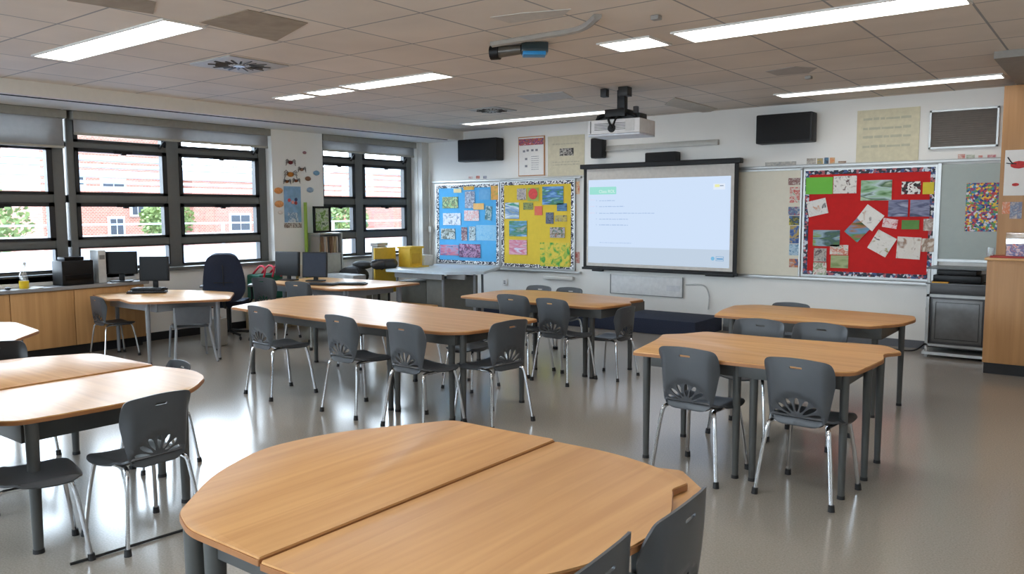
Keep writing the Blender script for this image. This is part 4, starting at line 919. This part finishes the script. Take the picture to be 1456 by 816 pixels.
# louvre
r = empty('wall_louvre', (-1.50, YF, 2.505), 0, 'silver framed grey louvre high beside the oak panel', 'louvre')
f = MB(); t = .02
f.b2(-.345, .335, -.04, -.002, .215-t, .215).b2(-.345, .335, -.04, -.002, -.215, -.215+t).b2(-.345, -.345+t, -.04, -.002, -.215, .215).b2(.335-t, .335, -.04, -.002, -.215, .215); f.build('frame', alum, r)
MB().b2(-.325, .315, -.012, -.002, -.195, .195).build('backing', mat('louvre_dark', (70, 66, 62), .5), r)
for i in range(16): MB().box((-.005, -.018, -.182+i*.0243), (.64, .026, .004), 0, 0, 1.15).build('slat', mat('louvre_slat', (116, 110, 104), .45), r)
# ------------------------------------------------------------------ projection screen
YS = YF-.20
sx0, sx1 = at(830, 310, Y=YS).x, at(1049, 310, Y=YS).x
zt = (at(828, 237, Y=YS).z+at(1050, 226, Y=YS).z)/2; zb = (at(831, 385, Y=YS).z+at(1048, 390, Y=YS).z)/2
r = empty('projection_screen', ((sx0+sx1)/2, YS, zb), 0, 'pull-down projection screen showing a pale blue slide', 'projection screen'); T = Matrix.Translation(-r.location)
MB().b2(sx0-.04, sx1+.04, YS-.05, YS+.05, zt-.045, zt+.02, .01).b2(sx0+.2, sx0+.26, YS+.05, YF-.002, zt-.03, zt).b2(sx1-.26, sx1-.2, YS+.05, YF-.002, zt-.03, zt).xform(T).build('casing', blackm, r)
MB().b2(sx0, sx1, YS-.004, YS+.004, zb+.03, zt-.04).xform(T).build('black_border', mat('screen_black', (22, 20, 20), .7), r)
bx0, bx1 = sx0+.055, sx1-.055; bz0, bz1 = zb+.055, zt-.05
MB().b2(bx0, bx1, YS-.007, YS-.003, bz0, bz1).xform(T).build('fabric', mat('screen_fabric', (206, 202, 196), .7), r)
MB().b2(sx0-.02, sx1+.02, YS-.02, YS+.02, zb, zb+.035, .008).b2(sx1-.42, sx1-.03, YS-.035, YS+.02, zb-.015, zb+.03, .008).b2(sx0+.16, sx0+.34, YS-.03, YS+.02, zb-.02, zb+.01, .006).xform(T).build('bottom_bar', blackm, r)
ix0, ix1, iz0, iz1 = bx0+.03, bx1-.045, bz0+.045, bz1-.155
iw, ih = ix1-ix0, iz1-iz0
img = MB().b2(ix0, ix1, YS-.009, YS-.0065, iz0, iz1).xform(T).build('slide', emis('slide_light', (208, 226, 250), 1.0), r)  # projector's light put into the slide and its print as glow
yy = YS-.0095
MB().b2(ix0, ix1, yy-.001, yy, iz0, iz0+ih*.20).xform(T).build('slide_footer', emis('slide_footer_light', (196, 212, 230), .97), img)
MB().prism(rp([(ix0+iw*.01, iz1-ih*.175), (ix0+iw*.215, iz1-ih*.175), (ix0+iw*.215, iz1-ih*.085), (ix0+iw*.01, iz1-ih*.085)], .012), 0, .0015).xform(T @ Matrix.Translation((0, yy, 0)) @ Matrix.Rotation(pi/2, 4, 'X')).build('title_banner', emis('banner_green', (158, 224, 212), 1.0), img)
def text(s, size, x, z, m, parent, y):
    c = bpy.data.curves.new('lettering', 'FONT'); c.body = s; c.size = size; c.extrude = .0004; c.materials.append(m)
    q = bpy.data.objects.new('tmp', c); me = bpy.data.meshes.new_from_object(q); bpy.data.objects.remove(q)
    o = bpy.data.objects.new('lettering', me); COL.objects.link(o); o.parent = parent
    o.location = Vector((x, y, z))-r.location; o.rotation_euler = (pi/2, 0, 0)
text('Class ROL', .062, ix0+iw*.082, iz1-ih*.157, emis('title_white', (224, 246, 240), 1.0), img, yy-.002)
m = MB(); rr = random.Random(4); 
for z, L in ((.255, .12), (.325, .19), (.405, .41), (.475, .22), (.545, .22)):
    scribble(m, ix0+iw*.085, ix0+iw*(.085+L), iz1-ih*z, .018, yy, rr); m.b2(ix0+iw*.062, ix0+iw*.066, yy-.001, yy, iz1-ih*z, iz1-ih*z+.02)
scribble(m, ix0+iw*.09, ix0+iw*.33, iz0+ih*.245, .012, yy, rr)
m.xform(T).build('text_lines', emis('slide_text', (178, 200, 232), 1.0), img)
m = MB(); scribble(m, ix0+iw*.012, ix0+iw*.05, iz1-ih*.24, .012, yy, rr); scribble(m, ix0+iw*.012, ix0+iw*.05, iz1-ih*.32, .012, yy, rr); scribble(m, ix0+iw*.012, ix0+iw*.05, iz1-ih*.40, .012, yy, rr)
m.xform(T).build('side_notes', emis('slide_pink', (222, 214, 236), 1.0), img)
MB().b2(ix0+iw*.89, ix0+iw*.965, yy-.001, yy, iz1-ih*.145, iz1-ih*.08).xform(T).build('logo_card', emis('logo_card', (226, 236, 250), 1.0), img)
MB().b2(ix0+iw*.90, ix0+iw*.93, yy-.002, yy-.001, iz1-ih*.118, iz1-ih*.088).xform(T).build('logo_mark', emis('logo_yellow', (234, 236, 176), 1.0), img)
m = MB(); scribble(m, ix0+iw*.932, ix0+iw*.955, iz1-ih*.108, .016, yy-.001, rr); m.xform(T).build('logo_text', emis('logo_dark', (140, 150, 165), 1.0), img)
m = MB().tube([(ix0+iw*.895, yy, iz0+ih*.10), (ix0+iw*.895, yy-.002, iz0+ih*.10)], .026, 14)
m.xform(T).build('footer_badge', emis('badge_blue', (126, 186, 222), 1.0), img)
m = MB(); x0_, x1_, z0_, z1_ = ix0+iw*.915, ix0+iw*.965, iz0+ih*.075, iz0+ih*.125
m.b2(x0_, x1_, yy-.002, yy, z0_, z0_+.005).b2(x0_, x1_, yy-.002, yy, z1_-.005, z1_).b2(x0_, x0_+.005, yy-.002, yy, z0_, z1_).b2(x1_-.005, x1_, yy-.002, yy, z0_, z1_)
scribble(m, x0_+.012, x1_-.01, z0_+.018, .026, yy, rr, gap=.2); m.xform(T).build('footer_sign', emis('sign_blue', (104, 160, 205), 1.0), img)
# ------------------------------------------------------------------ projector
pc = at(884, 180, Y=7.7)
r = empty('projector', (pc.x, pc.y, 2.41), radians(5), 'white projector hanging from the ceiling on a black bracket', 'projector')
MB().box((0, 0, .085), (.60, .42, .15), 0, .012).build('casing', mat('projector_white', (214, 214, 216), .45), r)
MB().b2(-.30, .30, -.21, .21, -.012, .010, .01).build('underside', mat('projector_base', (206, 214, 226), .4), r)
m = MB()
for i in range(5): m.b2(-.22, -.05, -.214, -.209, .05+i*.016, .056+i*.016); m.b2(.02, .14, -.214, -.209, .05+i*.016, .056+i*.016)
m.b2(-.27, -.262, -.214, -.209, .02, .15)
m.build('vent_slots', mat('slot_dark', (70, 68, 66), .5), r)
MB().tube([(-.02, -.207, .065), (-.02, -.225, .065)], .045, 18, .04).build('lens', blackgloss, r)
m = MB().b2(.14, .24, -.215, -.208, .03, .145); m.build('front_cover', mat('projector_grey', (196, 196, 196), .45), r)
hz = ZC-2.41
MB().b2(-.04, .05, -.04, .04, .26, hz-.03, .006).tube([(0, 0, .17), (0, 0, .3)], .05, 12).build('pole', blackm, r)
MB().b2(-.02, .09, -.06, .06, hz-.10, hz-.002, .006).b2(-.24, -.17, -.04, .04, hz-.09, hz-.002, .006).build('ceiling_plate', mat('mount_dark', (30, 28, 28), .5), r)
m = MB().b2(-.25, .25, -.10, .10, .17, .225, .012).b2(-.14, .10, -.14, .12, .19, .275, .012)
for a, b in ((-.24, -.12), (.22, -.12), (-.24, .14), (.22, .14)): m.tube([(a*.3, b*.4, .22), (a*.8, b, .21), (a, b, .16)], .018, 8, smooth=4)
m.build('bracket', blackm, r)
MB().b2(.12, .17, .02, .07, .17, .31, .008).build('cable_block', darkgrey, r)
MB().tube([(-.06, -.05, .20), (-.06, -.20, .17), (-.03, -.222, .10), (.0, -.225, .06)], .012, 8, smooth=5).tube([(.05, -.05, .2), (.03, -.2, .17), (.0, -.225, .08)], .010, 8, smooth=5).build('cable', blackm, r)
# ------------------------------------------------------------------ lower wall bits
r = empty('wall_panel', (-5.41, YF, .55), 0, 'white service panel with a grey outline low under the projection screen', 'wall panel')
MB().b2(-.56, .57, -.03, -.002, -.14, .13, .004).build('cover', mat('panel_white', (226, 227, 228), .6), r)
m = MB().b2(.33, .53, -.034, -.03, -.06, .02); m.build('label_plate', mat('panel_inner', (210, 212, 216), .5), r)
MB().b2(-.57, .58, -.034, -.028, -.145, -.137).b2(.565, .58, -.034, -.028, -.145, .14).b2(-.58, -.568, -.034, -.028, -.145, .14).build('outline', midgrey, r)
tag(MB().tube([at(975, 405, Y=YF-.02), at(1000, 406, Y=YF-.02), at(1008, 420, Y=YF-.02), at(1007, 440, Y=YF-.02)], .010, 8, smooth=6).build('wall_cable', mat('cable_white', (200, 200, 198), .5)), 'white cable curving down the wall from the service panel', 'cable')
tag(MB().b2(-7.18, -6.62, YF-.07, YF-.002, .56, .62, .02).build('pen_tray', whitem), 'short white tray on the wall below the yellow notice board', 'tray')
r = empty('wall_socket', (at(718, 401, Y=YF).x, YF, at(718, 401, Y=YF).z), 0, 'small white wall socket below the blue notice board', 'socket')
MB().b2(-.05, .05, -.012, -.001, -.05, .05, .003).build('plate', paper, r); MB().b2(-.02, .02, -.014, -.011, -.025, -.005).b2(-.02, .02, -.014, -.011, .008, .025).build('outlet', midgrey, r)
tag(MB().tube([at(1326, 430, Y=YF-.03), at(1318, 436, Y=YF-.03), at(1319, 452, Y=YF-.04), at(1328, 462, Y=YF-.05), at(1318, 484, Y=YF-.1), (-1.86, YF-.25, .012), (-2.05, YF-.32, .012), (-2.30, YF-.22, .012)], .009, 8, smooth=6).build('power_cable', rubber), 'black power cable trailing from the metal cabinet over the floor', 'cable')
tag(MB().tube([at(100, 802, Z=.008), at(180, 778, Z=.008), at(265, 752, Z=.008)], .007, 6, smooth=3).build('floor_cable', rubber), 'thin dark cable on the floor below the bright left table', 'cable')
# ------------------------------------------------------------------ media cabinet
r = empty('media_cabinet', (-1.40, 9.95, 0), 0, 'dark metal equipment cabinet below the grey-green board', 'cabinet')
MB().b2(-.30, .27, -.20, .22, .10, .70, .006).build('body', darkgrey, r)
MB().b2(-.31, -.28, -.235, -.2, .0, .97).b2(.25, .28, -.235, -.2, .0, .97).b2(-.31, .28, -.235, -.2, .66, .69).b2(-.31, .28, -.235, -.2, .12, .145).build('frame', mat('frame_light_metal', (150, 150, 148), .35, .5), r)
d = MB().b2(-.25, .23, -.215, -.2, .17, .64, .004).build('door', mat('smoked_door', (92, 92, 92), .25), r)
MB().b2(-.22, .20, -.219, -.214, .20, .205).b2(-.22, .20, -.219, -.214, .60, .605).b2(-.22, -.215, -.219, -.214, .2, .605).b2(.195, .2, -.219, -.214, .2, .605).build('door_line', blackm, d)
MB().b2(-.30, .27, -.23, .22, .70, .80, .004).build('drawer', mat('drawer_dark', (52, 52, 54), .4), r)
for z in (.80, .965): MB().b2(-.32, .29, -.25, .22, z, z+.015).build('shelf', mat('shelf_dark', (64, 66, 66), .3), r)
MB().b2(-.33, .3, -.28, .2, .03, .06).build('base', alum, r)
tag(MB().b2(-1.66, -1.20, 9.75, 10.15, .818, .90, .008).build('media_player', blackgloss), 'black media player on the metal cabinet, lower one', 'media player')
tag(MB().b2(-1.63, -1.25, 9.78, 10.15, .902, .955, .008).build('media_player', blackm), 'slim black media player on top of the other one', 'media player')
tag(MB().b2(-1.66, -1.50, 9.69, 9.745, .8155, .829, .002).build('folded_cloth', mat('cloth_yellow', (214, 160, 60), .6)), 'yellow-orange slip on the front edge of the metal cabinet', 'cloth')
# ------------------------------------------------------------------ oak panel and low cupboard at right
tag(MB().b2(-1.075, XR-.01, 9.70, YF-.005, 0, 2.86, .004).build('tall_panel', oakdark), 'tall oak panel rising to the ceiling at the right edge', 'panel')
r = empty('low_cupboard', (-.2, 9.3, 0), 0, 'waist-high oak cupboard at the right edge of the photo', 'cupboard')
MB().b2(-.87, 1.1, -.28, .38, .11, 1.115, .004).build('body', oakdark, r)
MB().b2(-.86, 1.1, -.25, .38, 0, .11).build('plinth', rubber, r)
MB().b2(-.89, 1.12, -.31, .39, 1.115, 1.14, .004).build('top', oakX, r)
for a, b in ((-.78, -.28), (-.275, .3)): MB().b2(a, b, -.295, -.28, .13, 1.09, .003).build('door', oakdark, r)
tag(MB().b2(-1.05, -.5, 9.02, 9.3, 1.141, 1.153, .003).build('red_folder', mat('folder_red', (176, 40, 32), .5)), 'flat red folder on the low oak cupboard', 'folder')
pc_ = at(1441, 357, Y=9.15)
r = empty('clear_tub', (-.86, 9.36, 1.14), 0, 'clear plastic tub on the low oak cupboard', 'tub')
MB().b2(-.09, .16, -.09, .09, 0, .24, .01).build('body', clearm, r)
tag(MB().b2(-.93, -.75, 9.17, 9.24, 1.154, 1.27, .003).build('activity_card', art(320, [(210, 90, 90), (230, 210, 210), (90, 110, 170), (220, 150, 130)], 22)), 'pink and blue picture card leaning on the red folder', 'card')
tag(MB().tube([at(1408, 365, Y=9.2), at(1409, 352, Y=9.2)], .035, 14).build('glass_jar', clearm), 'small glass jar at the left corner of the low oak cupboard', 'jar')
def psheet(px, lb, m, Y=9.70, cat='poster', g=None):
    u0, v0, u1, v1 = px; a = at(u0, (v0+v1)/2, Y=Y); b = at(u1, (v0+v1)/2, Y=Y); c = at((u0+u1)/2, v0, Y=Y); d = at((u0+u1)/2, v1, Y=Y)
    o = MB().b2(-(b.x-a.x)/2, (b.x-a.x)/2, -.004, -.001, -(c.z-d.z)/2, (c.z-d.z)/2).build('poster', m); o.location = ((a.x+b.x)/2, Y, (c.z+d.z)/2); tag(o, lb, cat, g); return o
o = psheet((1428, 213, 1462, 278), 'white poster with a red splash drawing on the oak panel', paper)
for _c, _r in (((.02, -.005, .08), .07), ((.0, -.005, -.12), .03)): MB().sphere(_c, _r, (1.1, .03, .55)).build('red_splash', mat('splash_red', (190, 40, 40), .6, 0, .3, 40), o)
MB().tube([(-.08, -.006, .16), (-.04, -.006, .1), (.0, -.006, .09)], .006, 6, smooth=3).tube([(-.09, -.006, .1), (-.03, -.006, .09)], .005, 6).build('ink_lines', rubber, o)
psheet((1425, 287, 1436, 304), 'small orange card low on the oak panel', art(321, [(222, 200, 180), (216, 120, 70), (228, 214, 200)], 20))
psheet((1436, 287, 1453, 311), 'small grey and blue card low on the oak panel', art(322, [(190, 196, 204), (110, 120, 150), (206, 190, 180)], 20))
# ------------------------------------------------------------------ outside
def brick_mat():
    m, n, b = nt('brickwork')
    tc = n.nodes.new('ShaderNodeTexCoord'); sx = n.nodes.new('ShaderNodeSeparateXYZ'); ad = n.nodes.new('ShaderNodeMath'); mp = n.nodes.new('ShaderNodeCombineXYZ')
    n.links.new(tc.outputs['Object'], sx.inputs[0]); n.links.new(sx.outputs['X'], ad.inputs[0]); n.links.new(sx.outputs['Y'], ad.inputs[1])
    n.links.new(ad.outputs[0], mp.inputs['X']); n.links.new(sx.outputs['Z'], mp.inputs['Y'])
    br = n.nodes.new('ShaderNodeTexBrick'); br.inputs['Scale'].default_value = 2.1
    br.inputs['Color1'].default_value = (*lin((176, 120, 104)), 1); br.inputs['Color2'].default_value = (*lin((158, 100, 86)), 1); br.inputs['Mortar'].default_value = (*lin((196, 180, 168)), 1)
    n.links.new(mp.outputs['Vector'], br.inputs['Vector']); n.links.new(br.outputs['Color'], b.inputs['Base Color']); b.inputs['Roughness'].default_value = .9
    return m
brick = brick_mat()
extw = mat('outside_white', (214, 220, 228), .6); extg = mat('outside_window', (50, 60, 74), .3)
def building(y0, y1, x, h, lb, wins):
    r = empty('brick_building', (x, (y0+y1)/2, -6), 0, lb, 'building', 'brick buildings across the street'); hh = h+6; w = (y1-y0)/2
    MB().b2(-8, 0, -w, w, 0, hh).build('wall', brick, r)
    MB().b2(-8.3, .3, -w-.3, w+.3, hh, hh+.5).build('roof_edge', extw, r)
    for (y, z, ww, wh) in wins:
        f = MB().b2(-.1, .15, y-ww/2-.15, y+ww/2+.15, z+6-.15, z+6+wh+.15).build('window', extw, r)
        MB().b2(.1, .18, y-ww/2, y-.04, z+6, z+6+wh).b2(.1, .18, y+.04, y+ww/2, z+6, z+6+wh).build('pane', extg, f)
building(24, 33, -58, 7.5, 'brick building seen through the wide window, left one', [(.4, -.2, .9, 1.4), (2.0, 1.5, .8, .7), (.3, 3.3, 1.5, .6), (-3.2, -.2, .9, 2.6), (-3.4, 3.6, .8, .8), (-2.2, 3.6, .8, .8)])
building(35, 50, -58, 4.6, 'brick building seen through the wide window, right one', [(-3.4, .2, 1.7, 1.2), (2, .2, 1.7, 1.2), (5.5, .2, 1.7, 1.2), (0, 3.0, 1.4, .9)])
building(-6, 19, -72, 6.5, 'brick building at the far left beyond the trees', [(-8, .2, 1.6, 1.8), (-2, .2, 1.6, 1.8), (4, .2, 1.6, 1.8), (9, .2, 1.6, 1.8), (2, 3.4, 1.4, 1.4)])
building(54, 86, -58, 5.6, 'brick building seen through the far window', [(-11, .2, 1.6, 1.6), (-5, .2, 1.6, 1.6), (1, .2, 1.6, 1.6), (8, .2, 1.6, 1.6), (-8, 3.0, 1.4, 1.0), (3, 3.0, 1.4, 1.0)])
leafm = mat('leaves', (112, 130, 76), .7, 0, .35, 3)
def tree(x, y, h, rad, lb, seed):
    rr = random.Random(seed); r = empty('tree', (x, y, -6), 0, lb, 'tree', 'trees outside the windows')
    MB().tube([(0, 0, 0), (.2, .1, h*.4), (0, 0, h*.7)], .25, 8, .12, smooth=3).build('trunk', mat('bark', (96, 80, 64), .9), r)
    m = MB()
    for i in range(1500):
        a, b = rr.uniform(0, 2*pi), math.acos(rr.uniform(-1, 1)); q = rad*rr.uniform(.55, 1.05)
        c = Vector((q*cos(a)*sin(b), q*sin(a)*sin(b), h*.72+q*cos(b)*.8)); s = rr.uniform(.07, .17)
        e1 = Vector((rr.uniform(-1, 1), rr.uniform(-1, 1), rr.uniform(-1, 1))).normalized(); e2 = e1.orthogonal().normalized(); e3 = e1.cross(e2)
        m.b.faces.new([m.b.verts.new(c+e1*s), m.b.verts.new(c+e2*s*.7), m.b.verts.new(c-e1*s), m.b.verts.new(c-e2*s*.7)])
    m.build('crown', leafm, r)
for i, (x, y, h, rad, lb) in enumerate([(-40, 13.6, 10, 2.3, 'leafy tree outside the leftmost window panes'), (-44, 24.9, 10, 1.45, 'green tree between the two brick buildings, behind the mullion'), 
    (-40, 34.4, 10, 1.7, 'tree seen through the left bay of the far window'), (-40, 42.5, 9.5, 1.4, 'tree seen through the right bay of the far window')]): tree(x, y, h, rad, lb, i+20)
tag(MB().b2(-90, -60, -60, 140, -6.3, -6).b2(-60, -10.3, -60, 140, -6.3, -6).build('ground', mat('street', (130, 130, 130), .9)), 'pale street surface outside, one storey below', 'street', None, 'structure')
tag(MB().b2(-19, -10.15, -10, 40, .55, .78).build('flat_roof', mat('white_roof', (116, 126, 146), .7, 0, .08, .6)), 'white flat roof just outside the windows', 'roof')
r = empty('roof_railing', (-18.9, 12, .78), 0, 'white two-rail fence along the outer edge of the flat roof', 'railing')
m = MB()
for z in (.54, .30): m.b2(-.02, .02, -22, 28, z, z+(.02 if z < .5 else .04))
m.build('rails', extw, r)
for k in range(14): MB().b2(-.03, .03, -22+k*3.7, -21.94+k*3.7, 0, .56).build('post', extw, r)
r = empty('walkway_canopy', (-22, 12, 0), 0, 'pale slatted walkway canopy running past outside the windows', 'canopy')
for k, (z, t, c) in enumerate([(2.02, .07, 0), (2.20, .12, 1), (2.40, .07, 0), (2.56, .18, 1), (2.82, .08, 0), (3.0, .12, 1)]):
    MB().b2(-.2, .2, -22, 30, z, z+t).build('slat', extw if c == 0 else mat('canopy_blue', (180, 196, 214), .5), r)
for k in range(9): MB().b2(-.1, .1, -22+k*6.5, -21.8+k*6.5, -6, 3.1).build('post', extw, r)
bpy.context.view_layer.update()
